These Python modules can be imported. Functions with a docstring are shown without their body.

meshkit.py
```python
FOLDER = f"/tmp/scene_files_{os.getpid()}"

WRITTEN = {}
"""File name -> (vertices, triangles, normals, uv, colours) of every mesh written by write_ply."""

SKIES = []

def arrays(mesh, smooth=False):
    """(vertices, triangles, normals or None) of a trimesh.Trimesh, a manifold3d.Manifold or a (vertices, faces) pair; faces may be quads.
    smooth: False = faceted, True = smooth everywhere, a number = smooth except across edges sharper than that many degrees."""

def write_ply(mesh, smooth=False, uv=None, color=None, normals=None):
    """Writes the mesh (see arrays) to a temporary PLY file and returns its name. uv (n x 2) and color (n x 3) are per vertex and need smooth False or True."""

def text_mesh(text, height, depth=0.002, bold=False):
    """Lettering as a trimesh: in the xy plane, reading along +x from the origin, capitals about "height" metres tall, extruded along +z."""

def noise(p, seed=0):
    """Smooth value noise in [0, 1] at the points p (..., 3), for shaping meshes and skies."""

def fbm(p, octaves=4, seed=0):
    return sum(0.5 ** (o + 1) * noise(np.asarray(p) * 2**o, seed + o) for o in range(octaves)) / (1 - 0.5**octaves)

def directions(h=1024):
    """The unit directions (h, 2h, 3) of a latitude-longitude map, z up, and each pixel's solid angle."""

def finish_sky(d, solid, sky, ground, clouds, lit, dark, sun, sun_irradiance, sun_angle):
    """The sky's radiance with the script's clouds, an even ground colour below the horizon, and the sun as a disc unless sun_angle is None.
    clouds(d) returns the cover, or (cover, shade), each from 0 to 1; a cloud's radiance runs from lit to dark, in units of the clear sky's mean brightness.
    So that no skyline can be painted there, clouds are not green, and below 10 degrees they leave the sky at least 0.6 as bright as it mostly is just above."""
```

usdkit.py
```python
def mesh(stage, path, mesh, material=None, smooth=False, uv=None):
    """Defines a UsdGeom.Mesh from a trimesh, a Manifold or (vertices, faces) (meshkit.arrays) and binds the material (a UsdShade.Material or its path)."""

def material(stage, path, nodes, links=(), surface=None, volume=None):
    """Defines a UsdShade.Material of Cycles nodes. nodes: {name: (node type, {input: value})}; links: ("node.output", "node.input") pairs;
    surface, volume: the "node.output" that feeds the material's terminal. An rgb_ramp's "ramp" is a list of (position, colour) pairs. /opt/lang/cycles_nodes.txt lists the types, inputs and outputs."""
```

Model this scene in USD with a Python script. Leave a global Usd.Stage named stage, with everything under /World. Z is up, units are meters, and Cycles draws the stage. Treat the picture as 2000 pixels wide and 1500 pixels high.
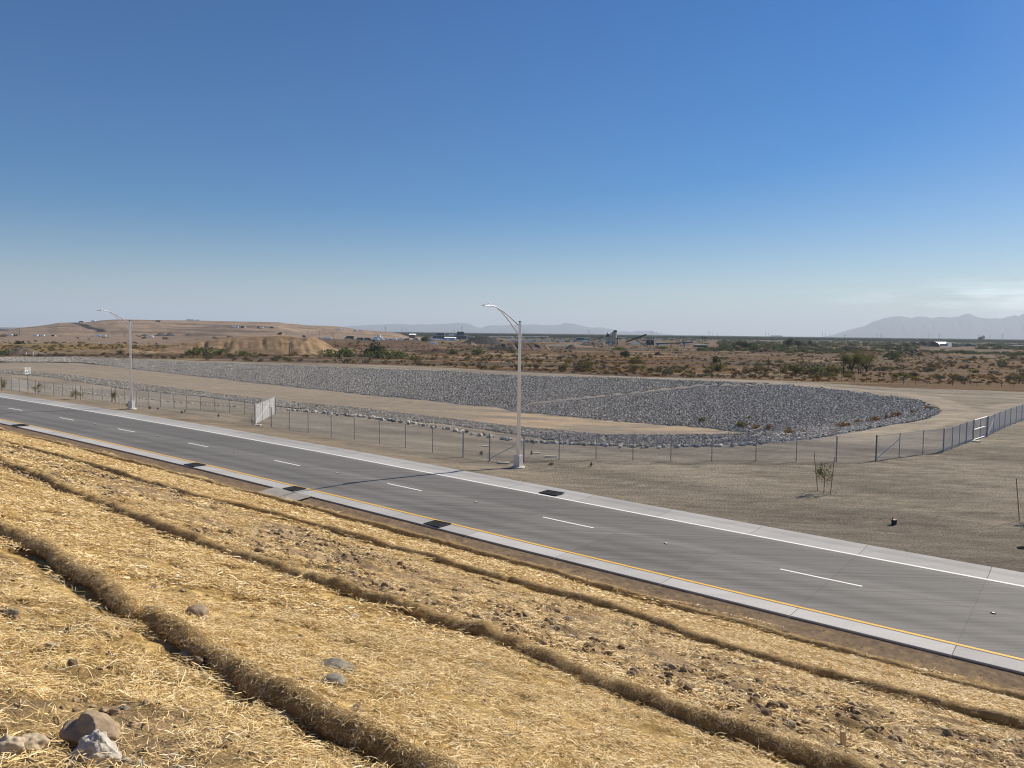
import math
import numpy as np, trimesh, shapely, usdkit, meshkit
from pxr import Usd, UsdGeom, UsdLux, UsdShade, Gf, Sdf, Vt
from scipy.interpolate import LinearNDInterpolator
from scipy.spatial import cKDTree
from scipy.sparse import csr_matrix
from scipy.sparse.csgraph import connected_components

stage = Usd.Stage.CreateInMemory()
UsdGeom.SetStageUpAxis(stage, UsdGeom.Tokens.z)
UsdGeom.SetStageMetersPerUnit(stage, 1.0)
UsdGeom.Xform.Define(stage, '/World')
stage.SetDefaultPrim(stage.GetPrimAtPath('/World'))

# ------------------------------------------------------------------ camera, sky, sun, exposure
EYE, F, ROLL, PITCH = 9.23, 1500.0, math.radians(.69), math.atan(100 / 1500)
cr, sr, cp, sp = math.cos(ROLL), math.sin(ROLL), math.cos(PITCH), math.sin(PITCH)
right0, down0, fwd = np.array([1, 0, 0.]), np.array([0, -sp, -cp]), np.array([0, cp, -sp])
cam_x, cam_up = cr * right0 - sr * down0, -(sr * right0 + cr * down0)
cam = UsdGeom.Camera.Define(stage, '/World/camera')
cm = np.eye(4); cm[0, :3], cm[1, :3], cm[2, :3], cm[3, :3] = cam_x, cam_up, -fwd, (0, 0, EYE)
cam.AddTransformOp().Set(Gf.Matrix4d(cm.tolist()))
cam.CreateHorizontalApertureAttr(36.0); cam.CreateVerticalApertureAttr(27.0); cam.CreateFocalLengthAttr(27.0)
cam.CreateClippingRangeAttr(Gf.Vec2f(.1, 60000)); cam.CreateExposureAttr(0.46)
SUN_EL = math.radians(37.5); SUN_AZ = math.atan2(.806, .592)
sun_dir = np.array([math.cos(SUN_EL) * math.sin(SUN_AZ), math.cos(SUN_EL) * math.cos(SUN_AZ), math.sin(SUN_EL)])
sky = UsdLux.DomeLight.Define(stage, '/World/sky')
usdkit.material(stage, '/World/Looks/sky_air', {
    'sky': ('sky_texture', dict(sky_type='single_scattering', sun_disc=False, sun_elevation=SUN_EL, sun_rotation=SUN_AZ, altitude=400, air_density=1.0, aerosol_density=0.6, ozone_density=4.0)), 'sat': ('hsv', dict(saturation=1.72, hue=.507)),
    'tc': ('texture_coordinate', {}), 'mp': ('mapping', dict(scale=(3.2, 3.2, 34.0), location=(.25, 0, .2))), 'nz': ('noise_texture', dict(scale=1.6, detail=6, roughness=.6)),
    'cr': ('rgb_ramp', dict(ramp=[(0, (0, 0, 0)), (.44, (0, 0, 0)), (.68, (1, 1, 1)), (1, (1, 1, 1))])),
    'sep': ('separate_xyz', {}), 'lo': ('map_range', dict(from_min=.012, from_max=.035, to_min=0, to_max=1, clamp=True)), 'hi': ('map_range', dict(from_min=.035, from_max=.075, to_min=.6, to_max=0, clamp=True)),
    'side': ('map_range', dict(from_min=.36, from_max=.52, to_min=0, to_max=1, clamp=True)), 'm3': ('math', dict(math_type='multiply')), 'm1': ('math', dict(math_type='multiply')), 'm2': ('math', dict(math_type='multiply')),
    'mix': ('mix', dict(mix_type='mix', color2=(34., 35., 36.))), 'bg': ('background_shader', dict(strength=.059))},
    [('tc.generated', 'mp.vector'), ('mp.vector', 'nz.vector'), ('nz.fac', 'cr.fac'), ('tc.generated', 'sep.vector'), ('sep.z', 'lo.value'), ('sep.z', 'hi.value'), ('lo.result', 'm1.value1'), ('hi.result', 'm1.value2'), ('sep.x', 'side.value'), ('m1.value', 'm3.value1'), ('side.result', 'm3.value2'), ('m3.value', 'm2.value1'), ('cr.color', 'm2.value2'),
     ('m2.value', 'mix.fac'), ('sky.color', 'sat.color'), ('sat.color', 'mix.color1'), ('mix.color', 'bg.color')], surface='bg.background')
UsdShade.MaterialBindingAPI.Apply(sky.GetPrim()).Bind(UsdShade.Material.Get(stage, '/World/Looks/sky_air'))
sun = UsdLux.DistantLight.Define(stage, '/World/sun')
sun.CreateIntensityAttr(1.25); sun.CreateNormalizeAttr(True); sun.CreateAngleAttr(.5); sun.CreateColorAttr(Gf.Vec3f(1, .90, .75))
zx = np.cross([0, 0, 1.], sun_dir); zx /= np.linalg.norm(zx)
sm = np.eye(4); sm[0, :3], sm[1, :3], sm[2, :3] = zx, np.cross(sun_dir, zx), sun_dir
sun.AddTransformOp().Set(Gf.Matrix4d(sm.tolist()))
HAZE = 0.85e-4

# ------------------------------------------------------------------ pixel (of a 2000 x 1500 picture) <-> place
def ray(p):
    p = np.asarray(p, float); x, y = p[..., 0] - 1000, p[..., 1] - 750
    X, Y = (x * cr + y * sr) / F, (-x * sr + y * cr) / F
    return X[..., None] * right0 + Y[..., None] * down0 + fwd
def horizon(px): return 650 + .01204 * (px - 1000)
def on_z(p, z=0.0):
    r = ray(p); t = (z - EYE) / r[..., 2]; return np.array([0, 0, EYE]) + r * np.asarray(t)[..., None]
def at_depth(px, py, y):
    r = ray((px, py)); return np.array([0, 0, EYE]) + r * (y / r[1])

# ------------------------------------------------------------------ helpers: names, things, parts
_used = {}
def numbered(path):
    n = _used.get(path, -1) + 1; _used[path] = n
    return path if n == 0 else f'{path}_{n:03d}'
def tag(prim, label=None, cat=None, group=None, kind=None):
    for k, v in (('label', label), ('category', cat), ('group', group), ('kind', kind)):
        if v: prim.SetCustomDataByKey(k, v)
    return prim
def xf(prim, loc=(0, 0, 0), rz=0.0, scale=None):
    x = UsdGeom.Xformable(prim); x.AddTranslateOp().Set(Gf.Vec3d(*map(float, loc)))
    if rz: x.AddRotateZOp().Set(math.degrees(rz))
    if scale is not None: x.AddScaleOp().Set(Gf.Vec3f(*map(float, np.broadcast_to(scale, 3))))
def thing(name, label, cat, loc=(0, 0, 0), rz=0.0, group=None, kind=None, scale=None):
    p = UsdGeom.Xform.Define(stage, numbered('/World/' + name)).GetPrim(); xf(p, loc, rz, scale)
    return tag(p, label, cat, group, kind)
def part(name, mesh, mat, parent=None, label=None, smooth=False, tint=None):
    base = str(parent.GetPath()) if parent else '/World'
    m = usdkit.mesh(stage, numbered(base + '/' + name), mesh, mat, smooth=smooth); pieces(m, mesh, mat)
    if tint is not None:
        UsdGeom.PrimvarsAPI(m).CreatePrimvar('tint', Sdf.ValueTypeNames.Color3fArray, 'vertex').Set(Vt.Vec3fArray.FromNumpy(np.asarray(tint, np.float32)))
    p = m.GetPrim()
    if label: tag(p, label)
    return p
LOOSE = set()
def pieces(m, mesh, mat):
    """a random tone for each loose piece of the mesh (a stone, a straw, a leaf)"""
    if not isinstance(mat, UsdShade.Material) or str(mat.GetPath()) not in LOOSE: return
    f = np.array(m.GetFaceVertexIndicesAttr().Get()).reshape(-1, 3); n = len(m.GetPointsAttr().Get())
    g = csr_matrix((np.ones(2 * len(f)), (np.r_[f[:, 0], f[:, 1]], np.r_[f[:, 1], f[:, 2]])), shape=(n, n)); k, lab = connected_components(g, directed=False)
    UsdGeom.PrimvarsAPI(m).CreatePrimvar('tone', Sdf.ValueTypeNames.FloatArray, 'vertex').Set(Vt.FloatArray.FromNumpy(np.random.default_rng(n).uniform(0, 1, k)[lab].astype(np.float32)))
def source(name):
    return stage.CreateClassPrim(numbered('/World/' + name + '_source'))
def copy(src, name, label, cat, loc, rz=0.0, scale=None, group=None):
    p = UsdGeom.Xform.Define(stage, numbered('/World/' + name)).GetPrim(); xf(p, loc, rz, scale)
    p.GetReferences().AddInternalReference(src.GetPath()); p.SetInstanceable(True)
    return tag(p, label, cat, group)
def quats(normal, ang):
    n = np.asarray(normal, float); n = n / np.linalg.norm(n, axis=-1, keepdims=True)
    q1 = np.stack([1 + n[:, 2], -n[:, 1], n[:, 0], 0 * ang], -1); q1 /= np.linalg.norm(q1, axis=1, keepdims=True)
    c, s = np.cos(ang / 2), np.sin(ang / 2); w, x, y, z = q1.T
    return np.stack([w * c - z * s, x * c + y * s, y * c - x * s, w * s + z * c], -1)
def scatter(path, protos, pos, q, scale, idx, label=None, cat=None, kind='stuff'):
    pi = UsdGeom.PointInstancer.Define(stage, numbered(path)); rel = pi.CreatePrototypesRel()
    for k, (nm, mesh, mat) in enumerate(protos):
        m = usdkit.mesh(stage, numbered(f'{pi.GetPath()}/{nm}'), mesh, mat); pieces(m, mesh, mat); rel.AddTarget(m.GetPath())
    pi.CreatePositionsAttr(Vt.Vec3fArray.FromNumpy(np.asarray(pos, np.float32)))
    pi.CreateProtoIndicesAttr(Vt.IntArray.FromNumpy(np.asarray(idx, np.int32)))
    pi.CreateOrientationsAttr(Vt.QuathArray([Gf.Quath(float(a[0]), float(a[1]), float(a[2]), float(a[3])) for a in q]))
    sc = np.asarray(scale, np.float32); sc = np.repeat(sc[:, None], 3, 1) if sc.ndim == 1 else sc
    pi.CreateScalesAttr(Vt.Vec3fArray.FromNumpy(np.ascontiguousarray(sc)))
    return tag(pi.GetPrim(), label, cat, None, kind)

# ------------------------------------------------------------------ helpers: meshes as (vertices, faces)
def cat(*ms):
    v, f, n = [], [], 0
    for m in ms:
        a, b = np.asarray(m[0], float), np.asarray(m[1], int)
        if b.shape[1] == 4: b = np.vstack([b[:, [0, 1, 2]], b[:, [0, 2, 3]]])
        v.append(a); f.append(b + n); n += len(a)
    return np.vstack(v), np.vstack(f)
_BF = np.array([[0, 2, 3, 1], [4, 5, 7, 6], [0, 1, 5, 4], [2, 6, 7, 3], [0, 4, 6, 2], [1, 3, 7, 5]])
def box(size, c=(0, 0, 0), rz=0.0):
    s = np.array(size, float) / 2
    v = np.array([[i, j, k] for i in (-1, 1) for j in (-1, 1) for k in (-1, 1)], float)[:, :] * s
    a, b = math.cos(rz), math.sin(rz); v = v @ np.array([[a, b, 0], [-b, a, 0], [0, 0, 1]]) + np.asarray(c, float)
    f = np.array([[0, 1, 3, 2], [4, 6, 7, 5], [0, 4, 5, 1], [2, 3, 7, 6], [0, 2, 6, 4], [1, 5, 7, 3]])
    return v, f
def tube(pts, rad, n=8, cap=True):
    p = np.asarray(pts, float); r = np.broadcast_to(rad, len(p)); t = np.gradient(p, axis=0); t /= np.linalg.norm(t, axis=1, keepdims=True)
    ref = np.array([0, 0, 1.]) if abs(t[0, 2]) < .9 else np.array([1., 0, 0])
    a = np.cross(t, ref); a /= np.linalg.norm(a, axis=1, keepdims=True); b = np.cross(a, t)
    th = np.arange(n) / n * 2 * np.pi
    v = (p[:, None] + r[:, None, None] * (np.cos(th)[None, :, None] * a[:, None] + np.sin(th)[None, :, None] * b[:, None])).reshape(-1, 3)
    i, j = np.meshgrid(np.arange(len(p) - 1), np.arange(n), indexing='ij'); k = (j + 1) % n
    q = np.stack([i * n + j, i * n + k, (i + 1) * n + k, (i + 1) * n + j], -1).reshape(-1, 4)
    m = (v, q)
    if cap and n > 2:
        fan0 = np.array([[0, x + 1, x] for x in range(1, n - 1)]); e = (len(p) - 1) * n
        fan1 = np.array([[e, e + x, e + x + 1] for x in range(1, n - 1)])
        m = (v, np.vstack([q[:, [0, 1, 2]], q[:, [0, 2, 3]], fan0, fan1]))
    return m
def bar(a, b, r, n=6): return tube(np.array([a, b], float), r, n)
def beam(a, b, w):
    return tube(np.array([a, b], float), w * .707, 4)
def cyl(r0, r1, z0, z1, n=16, c=(0, 0)): return tube(np.array([[c[0], c[1], z0], [c[0], c[1], z1]], float), np.array([r0, r1]), n)
def grid_mesh(P):
    a, b = P.shape[:2]; i = np.arange(a * b).reshape(a, b)
    f = np.stack([i[:-1, :-1], i[1:, :-1], i[1:, 1:], i[:-1, 1:]], -1).reshape(-1, 4)
    return P.reshape(-1, 3), f
def rock(rng, size=1.0, flat=.7, sub=1, rough=.25, cut=(.55, .9)):
    m = trimesh.creation.icosphere(sub); v = np.array(m.vertices)
    d = rng.normal(size=(7, 3)); d /= np.linalg.norm(d, axis=1, keepdims=True)
    for k in d:                                                   # facets cut into the ball
        h = rng.uniform(*cut); s = v @ k; v = v - np.maximum(s - h, 0)[:, None] * k
    v = v + (meshkit.noise(v * 2.1 + rng.uniform(0, 50, 3)) - .5)[:, None] * rough * v
    return v * size * np.array([1, rng.uniform(.7, .95), flat]), np.array(m.faces)
def rot(m, rz):
    a, b = math.cos(rz), math.sin(rz); return np.asarray(m[0]) @ np.array([[a, b, 0], [-b, a, 0], [0, 0, 1]]), m[1]
def move(m, d): return np.asarray(m[0]) + np.asarray(d, float), m[1]

# ------------------------------------------------------------------ materials
def mat(name, nodes, links, surface='p.BSDF'): return usdkit.material(stage, '/World/Looks/' + name, nodes, links, surface=surface)
def plain(name, c, rough=.6, metal=0.0, var=.18, scale=3.0, bump=0.0, bscale=40., spec=.3):
    c = np.array(c)
    nodes = {'g': ('geometry', {}), 'n': ('noise_texture', dict(scale=scale, detail=5, roughness=.6)),
             'r': ('rgb_ramp', dict(ramp=[(.25, c * (1 - var)), (.75, np.minimum(c * (1 + var), 1))])), 'p': ('principled_bsdf', dict(roughness=rough, metallic=metal, specular_ior_level=spec))}
    links = [('g.position', 'n.vector'), ('n.fac', 'r.fac'), ('r.color', 'p.base_color')]
    if bump:
        nodes['n2'] = ('noise_texture', dict(scale=bscale, detail=4)); nodes['b'] = ('bump', dict(strength=.6, distance=bump))
        links += [('g.position', 'n2.vector'), ('n2.fac', 'b.height'), ('b.normal', 'p.normal')]
    return mat(name, nodes, links)
def island(name, stops, rough=.85, spec=.2, noise=0, bump=0.0):
    """colour by loose piece, so every stone, straw or leaf has its own tone"""
    LOOSE.add('/World/Looks/' + name)
    nodes = {'g': ('geometry', {}), 'at': ('attribute', dict(attribute='tone')), 'o': ('object_info', {}), 'a': ('math', dict(math_type='add')), 'fr': ('math', dict(math_type='fraction')), 'r': ('rgb_ramp', dict(ramp=stops)), 'p': ('principled_bsdf', dict(roughness=rough, specular_ior_level=spec))}
    links = [('at.fac', 'a.value1'), ('o.random', 'a.value2'), ('a.value', 'fr.value1'), ('fr.value', 'r.fac')]
    if noise:
        nodes['n'] = ('noise_texture', dict(scale=noise, detail=5, roughness=.65)); nodes['r2'] = ('rgb_ramp', dict(ramp=[(.25, (.6, .6, .6)), (.75, (1.25, 1.22, 1.18))])); nodes['x'] = ('mix', dict(mix_type='multiply', fac=1.0))
        links += [('g.position', 'n.vector'), ('n.fac', 'r2.fac'), ('r.color', 'x.color1'), ('r2.color', 'x.color2'), ('x.color', 'p.base_color')]
        if bump:
            nodes['b'] = ('bump', dict(strength=.7, distance=bump)); links += [('n.fac', 'b.height'), ('b.normal', 'p.normal')]
    else: links.append(('r.color', 'p.base_color'))
    return mat(name, nodes, links)
def leafy(name, stops):
    LOOSE.add('/World/Looks/' + name)
    return mat(name, {'g': ('geometry', {}), 'at': ('attribute', dict(attribute='tone')), 'o': ('object_info', {}), 'a': ('math', dict(math_type='add')), 'fr': ('math', dict(math_type='fraction')), 'r': ('rgb_ramp', dict(ramp=stops)),
                      'd': ('diffuse_bsdf', {}), 't': ('translucent_bsdf', {}), 'm': ('mix_closure', dict(fac=.3))},
               [('at.fac', 'a.value1'), ('o.random', 'a.value2'), ('a.value', 'fr.value1'), ('fr.value', 'r.fac'), ('r.color', 'd.color'), ('r.color', 't.color'), ('d.BSDF', 'm.closure1'), ('t.BSDF', 'm.closure2')], surface='m.closure')
def earth(name, fine, bump, dist, streak=(1, 1, 1), lo=.62, hi=1.38, mid=2.5):
    """ground whose base colour is the vertex tint, broken up by grain at two scales"""
    return mat(name, {'t': ('attribute', dict(attribute='tint')), 'g': ('geometry', {}), 'mp': ('mapping', dict(scale=streak)),
                      'n': ('noise_texture', dict(scale=fine, detail=6, roughness=.7)), 'n2': ('noise_texture', dict(scale=mid, detail=5, roughness=.65)),
                      'r': ('rgb_ramp', dict(ramp=[(.28, (lo, lo, lo)), (.72, (hi, hi, hi))])), 'r2': ('rgb_ramp', dict(ramp=[(.3, (.70, .71, .72)), (.7, (1.28, 1.27, 1.25))])),
                      'x': ('mix', dict(mix_type='multiply', fac=1.0)), 'y': ('mix', dict(mix_type='multiply', fac=1.0)), 'b': ('bump', dict(strength=bump, distance=dist)), 'p': ('principled_bsdf', dict(roughness=.95, specular_ior_level=.1))},
               [('g.position', 'n.vector'), ('g.position', 'mp.vector'), ('mp.vector', 'n2.vector'), ('n.fac', 'r.fac'), ('n2.fac', 'r2.fac'), ('t.color', 'x.color1'), ('r.color', 'x.color2'), ('x.color', 'y.color1'), ('r2.color', 'y.color2'), ('y.color', 'p.base_color'), ('n.fac', 'b.height'), ('b.normal', 'p.normal')])
M = {}
M['gravel'] = earth('gravel_earth', 8., 1.0, .16, (.25, 1.2, 1), lo=.52, hi=1.48, mid=1.4)
M['slope'] = earth('slope_earth', 38., 1.0, .03, lo=.5, hi=1.5, mid=5)
M['desert'] = earth('desert_earth', 1.2, .8, .4, (.05, .3, 1), lo=.6, hi=1.4, mid=1.0)
M['hill'] = earth('hill_earth', .22, .6, .8, (.02, .08, .25), lo=.72, hi=1.28, mid=1.0)
M['mount'] = earth('mountain_rock', .01, .6, 20, lo=.75, hi=1.25, mid=.004)
def pavement(name, c, streak, amt=.1):
    c = np.array(c)
    return mat(name, {'g': ('geometry', {}), 'at': ('attribute', dict(attribute='tint')), 'n': ('noise_texture', dict(scale=60, detail=4, roughness=.7)), 'mp': ('mapping', dict(rotation=(0, 0, .66), scale=streak)), 'n2': ('noise_texture', dict(scale=1.0, detail=5, roughness=.6)),
                      'r': ('rgb_ramp', dict(ramp=[(.3, c * .8), (.7, c * 1.2)])), 'r2': ('rgb_ramp', dict(ramp=[(.3, (1 - amt,) * 3), (.7, (1 + amt,) * 3)])), 'x': ('mix', dict(mix_type='multiply', fac=1.0)), 'y': ('mix', dict(mix_type='multiply', fac=1.0)),
                      'o': ('object_info', {}), 'r3': ('rgb_ramp', dict(ramp=[(0, (.95,) * 3), (1, (1.05,) * 3)])), 'z': ('mix', dict(mix_type='multiply', fac=1.0)), 'b': ('bump', dict(strength=.3, distance=.01)), 'p': ('principled_bsdf', dict(roughness=.8, specular_ior_level=.25))},
               [('g.position', 'n.vector'), ('g.position', 'mp.vector'), ('mp.vector', 'n2.vector'), ('n.fac', 'r.fac'), ('n2.fac', 'r2.fac'), ('r.color', 'x.color1'), ('r2.color', 'x.color2'), ('x.color', 'y.color1'), ('at.color', 'y.color2'), ('y.color', 'z.color1'), ('o.random', 'r3.fac'), ('r3.color', 'z.color2'), ('z.color', 'p.base_color'), ('n.fac', 'b.height'), ('b.normal', 'p.normal')])
M['road'] = pavement('road_concrete', (.155, .151, .143), (.03, 5.5, 1), .26)
M['gutter'] = pavement('gutter_concrete', (.33, .325, .315), (.3, 1.2, 1), .12)
M['joint'] = plain('joint_dirt', (.07, .067, .06), .9)
M['white_paint'] = plain('white_road_paint', (.8, .8, .78), .6, var=.1, scale=6)
M['yellow_paint'] = plain('yellow_road_paint', (.80, .45, .065), .6, var=.1, scale=6)
M['steel'] = plain('galvanised_steel', (.52, .51, .52), .45, .55, var=.12, scale=4)
M['post'] = plain('fence_post_steel', (.30, .28, .27), .5, .45, var=.15, scale=3)
M['wire'] = plain('fence_wire', (.52, .53, .53), .5, .25, var=.1)
M['alu'] = plain('brushed_aluminium', (.70, .67, .67), .3, .85, var=.06, scale=2)
M['dark'] = plain('dark_metal', (.03, .032, .035), .5)
M['grate'] = plain('cast_iron', (.055, .055, .055), .6, .3)
M['lens'] = plain('lamp_lens', (.25, .27, .3), .2)
M['stake'] = plain('rusty_brown_stake', (.25, .11, .04), .8, var=.3, scale=8)
M['lath'] = plain('pale_lath_wood', (.5, .38, .22), .8, var=.2)
M['bark'] = plain('grey_brown_bark', (.07, .055, .04), .9, var=.3)
M['slab'] = plain('pale_concrete', (.55, .5, .42), .85, var=.12, scale=5, bump=.01)
M['apron'] = plain('worn_concrete', (.30, .28, .245), .85, var=.22, scale=1.8, bump=.01)
M['white'] = plain('white_panel', (.88, .87, .84), .5, var=.06)
M['cream'] = plain('cream_cladding', (.74, .65, .5), .7, var=.1)
M['tan'] = plain('tan_cladding', (.5, .4, .27), .7, var=.12)
M['blue_dark'] = plain('dark_blue_cladding', (.03, .04, .065), .5, var=.15)
M['glass_dark'] = plain('dark_window', (.02, .025, .035), .15)
M['grey_roof'] = plain('grey_roofing', (.4, .4, .41), .7, var=.1)
M['rust'] = plain('rusted_steel', (.07, .05, .04), .8, var=.3, scale=1)
M['black'] = plain('black_plastic', (.012, .012, .014), .45)
M['red'] = plain('red_plastic', (.5, .04, .02), .5)
M['rubber'] = plain('black_rubber', (.02, .02, .02), .8)
M['stone'] = island('riprap_stone', [(0, (.13, .12, .102)), (.3, (.27, .25, .215)), (.6, (.40, .373, .325)), (.82, (.57, .53, .465)), (1, (.93, .87, .77))], noise=6)
M['stone_dark'] = island('band_stone', [(0, (.10, .094, .082)), (.3, (.2, .187, .163)), (.65, (.31, .29, .252)), (.9, (.44, .41, .357)), (1, (.75, .7, .61))], noise=6)
M['pale_stone'] = island('pale_rim_stone', [(0, (.22, .2, .18)), (.4, (.42, .39, .34)), (1, (.65, .62, .55))], noise=6)
M['cobble'] = island('field_cobble', [(0, (.33, .265, .185)), (.5, (.43, .355, .25)), (1, (.52, .45, .34))], noise=26, bump=.01)
M['cobble_grey'] = island('grey_cobble', [(0, (.2, .19, .16)), (1, (.3, .285, .24))], noise=30, bump=.008)
M['lime'] = plain('chalky_boulder', (.42, .385, .33), .9, var=.45, scale=16, bump=.05, bscale=24)
M['brown_rock'] = plain('brown_boulder', (.31, .235, .155), .9, var=.3, scale=9, bump=.02, bscale=30)
M['clod'] = island('dirt_clod', [(0, (.15, .105, .062)), (.5, (.27, .195, .12)), (1, (.38, .29, .185))], noise=30)
M['straw'] = island('loose_straw', [(0, (.25, .15, .045)), (.25, (.56, .385, .15)), (.6, (.78, .58, .265)), (.88, (.88, .72, .41)), (1, (.95, .88, .68))], rough=.55, spec=.35)
M['wattle'] = mat('wattle_straw', {'g': ('geometry', {}), 'mp': ('mapping', dict(rotation=(0, 0, .66), scale=(30, 160, 160))), 'n': ('noise_texture', dict(scale=1, detail=4, roughness=.7)), 'n2': ('noise_texture', dict(scale=2.5, detail=3)), 'r': ('rgb_ramp', dict(ramp=[(.3, (.15, .09, .032)), (.5, (.40, .26, .10)), (.72, (.62, .43, .19))])), 'r2': ('rgb_ramp', dict(ramp=[(.3, (.8,) * 3), (.7, (1.15,) * 3)])), 'x': ('mix', dict(mix_type='multiply', fac=1.0)),
    'b': ('bump', dict(strength=1.0, distance=.03)), 'p': ('principled_bsdf', dict(roughness=.8, specular_ior_level=.2))}, [('g.position', 'mp.vector'), ('mp.vector', 'n.vector'), ('g.position', 'n2.vector'), ('n.fac', 'r.fac'), ('n2.fac', 'r2.fac'), ('r.color', 'x.color1'), ('r2.color', 'x.color2'), ('x.color', 'p.base_color'), ('n.fac', 'b.height'), ('b.normal', 'p.normal')])
M['leaf_green'] = leafy('green_leaves', [(0, (.06, .08, .025)), (.5, (.12, .145, .05)), (1, (.2, .22, .09))])
M['leaf_dark'] = leafy('dark_leaves', [(0, (.025, .035, .014)), (.6, (.055, .068, .03)), (1, (.09, .1, .045))])
M['leaf_olive'] = leafy('olive_leaves', [(0, (.085, .085, .022)), (.5, (.17, .16, .05)), (1, (.27, .24, .09))])
M['leaf_dry'] = leafy('dry_brown_twigs', [(0, (.06, .04, .022)), (.5, (.12, .08, .042)), (1, (.22, .15, .08))])
M['leaf_orange'] = leafy('orange_dry_leaves', [(0, (.15, .075, .018)), (.5, (.25, .13, .035)), (1, (.36, .21, .07))])
M['leaf_grey'] = leafy('grey_green_leaves', [(0, (.06, .065, .045)), (1, (.15, .15, .105))])

# ------------------------------------------------------------------ the lie of the land
def z_road(x): return np.interp(x, [-300, -120, -75, -58, -47, -36, -26, -16, -6, 3, 12, 30, 100], [2.2, 1.75, 1.5, 1.36, 1.27, 1.12, .95, .74, .46, .18, -.05, -.4, -1.2])
pf = np.array([-2.06678004e-04, -7.51839384e-01, 3.82451468e+01])
_xs = np.linspace(-420, 140, 24000)
_d = np.polyder(pf)
_cy = np.where(_xs < -55, np.polyval(pf, -55) + (_xs + 55) * np.polyval(_d, -55), np.where(_xs > 14, np.polyval(pf, 14) + (_xs - 14) * np.polyval(_d, 14), np.polyval(pf, _xs)))
CL = np.stack([_xs, _cy], -1); TG = np.gradient(CL, axis=0); TG /= np.linalg.norm(TG, axis=1)[:, None]
SL = np.r_[0, np.cumsum(np.linalg.norm(np.diff(CL, axis=0), axis=1))]; SL -= np.interp(0, _xs, SL)
NM = np.stack([-TG[:, 1], TG[:, 0]], -1)
kd = cKDTree(CL)
def so(q):
    """distance along the road's centre line, offset to its far side (+), and x of the nearest point"""
    q = np.asarray(q); _, i = kd.query(q[..., :2], workers=-1 if q.size > 60000 else 1); return SL[i], ((np.asarray(q)[..., :2] - CL[i]) * NM[i]).sum(-1), _xs[i]
def road_xy(s, o):
    s, o = np.broadcast_arrays(np.asarray(s, float), np.asarray(o, float))
    c = np.stack([np.interp(s, SL, CL[:, k]) for k in (0, 1)], -1); n = np.stack([np.interp(s, SL, NM[:, k]) for k in (0, 1)], -1)
    return c + n * o[..., None], np.interp(s, SL, _xs)
def road_pt(s, o, dz=0.0):
    xy, cx = road_xy(s, o); return np.concatenate([xy, (z_road(cx) + dz)[..., None]], -1)
EDGE = -4.95
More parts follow.
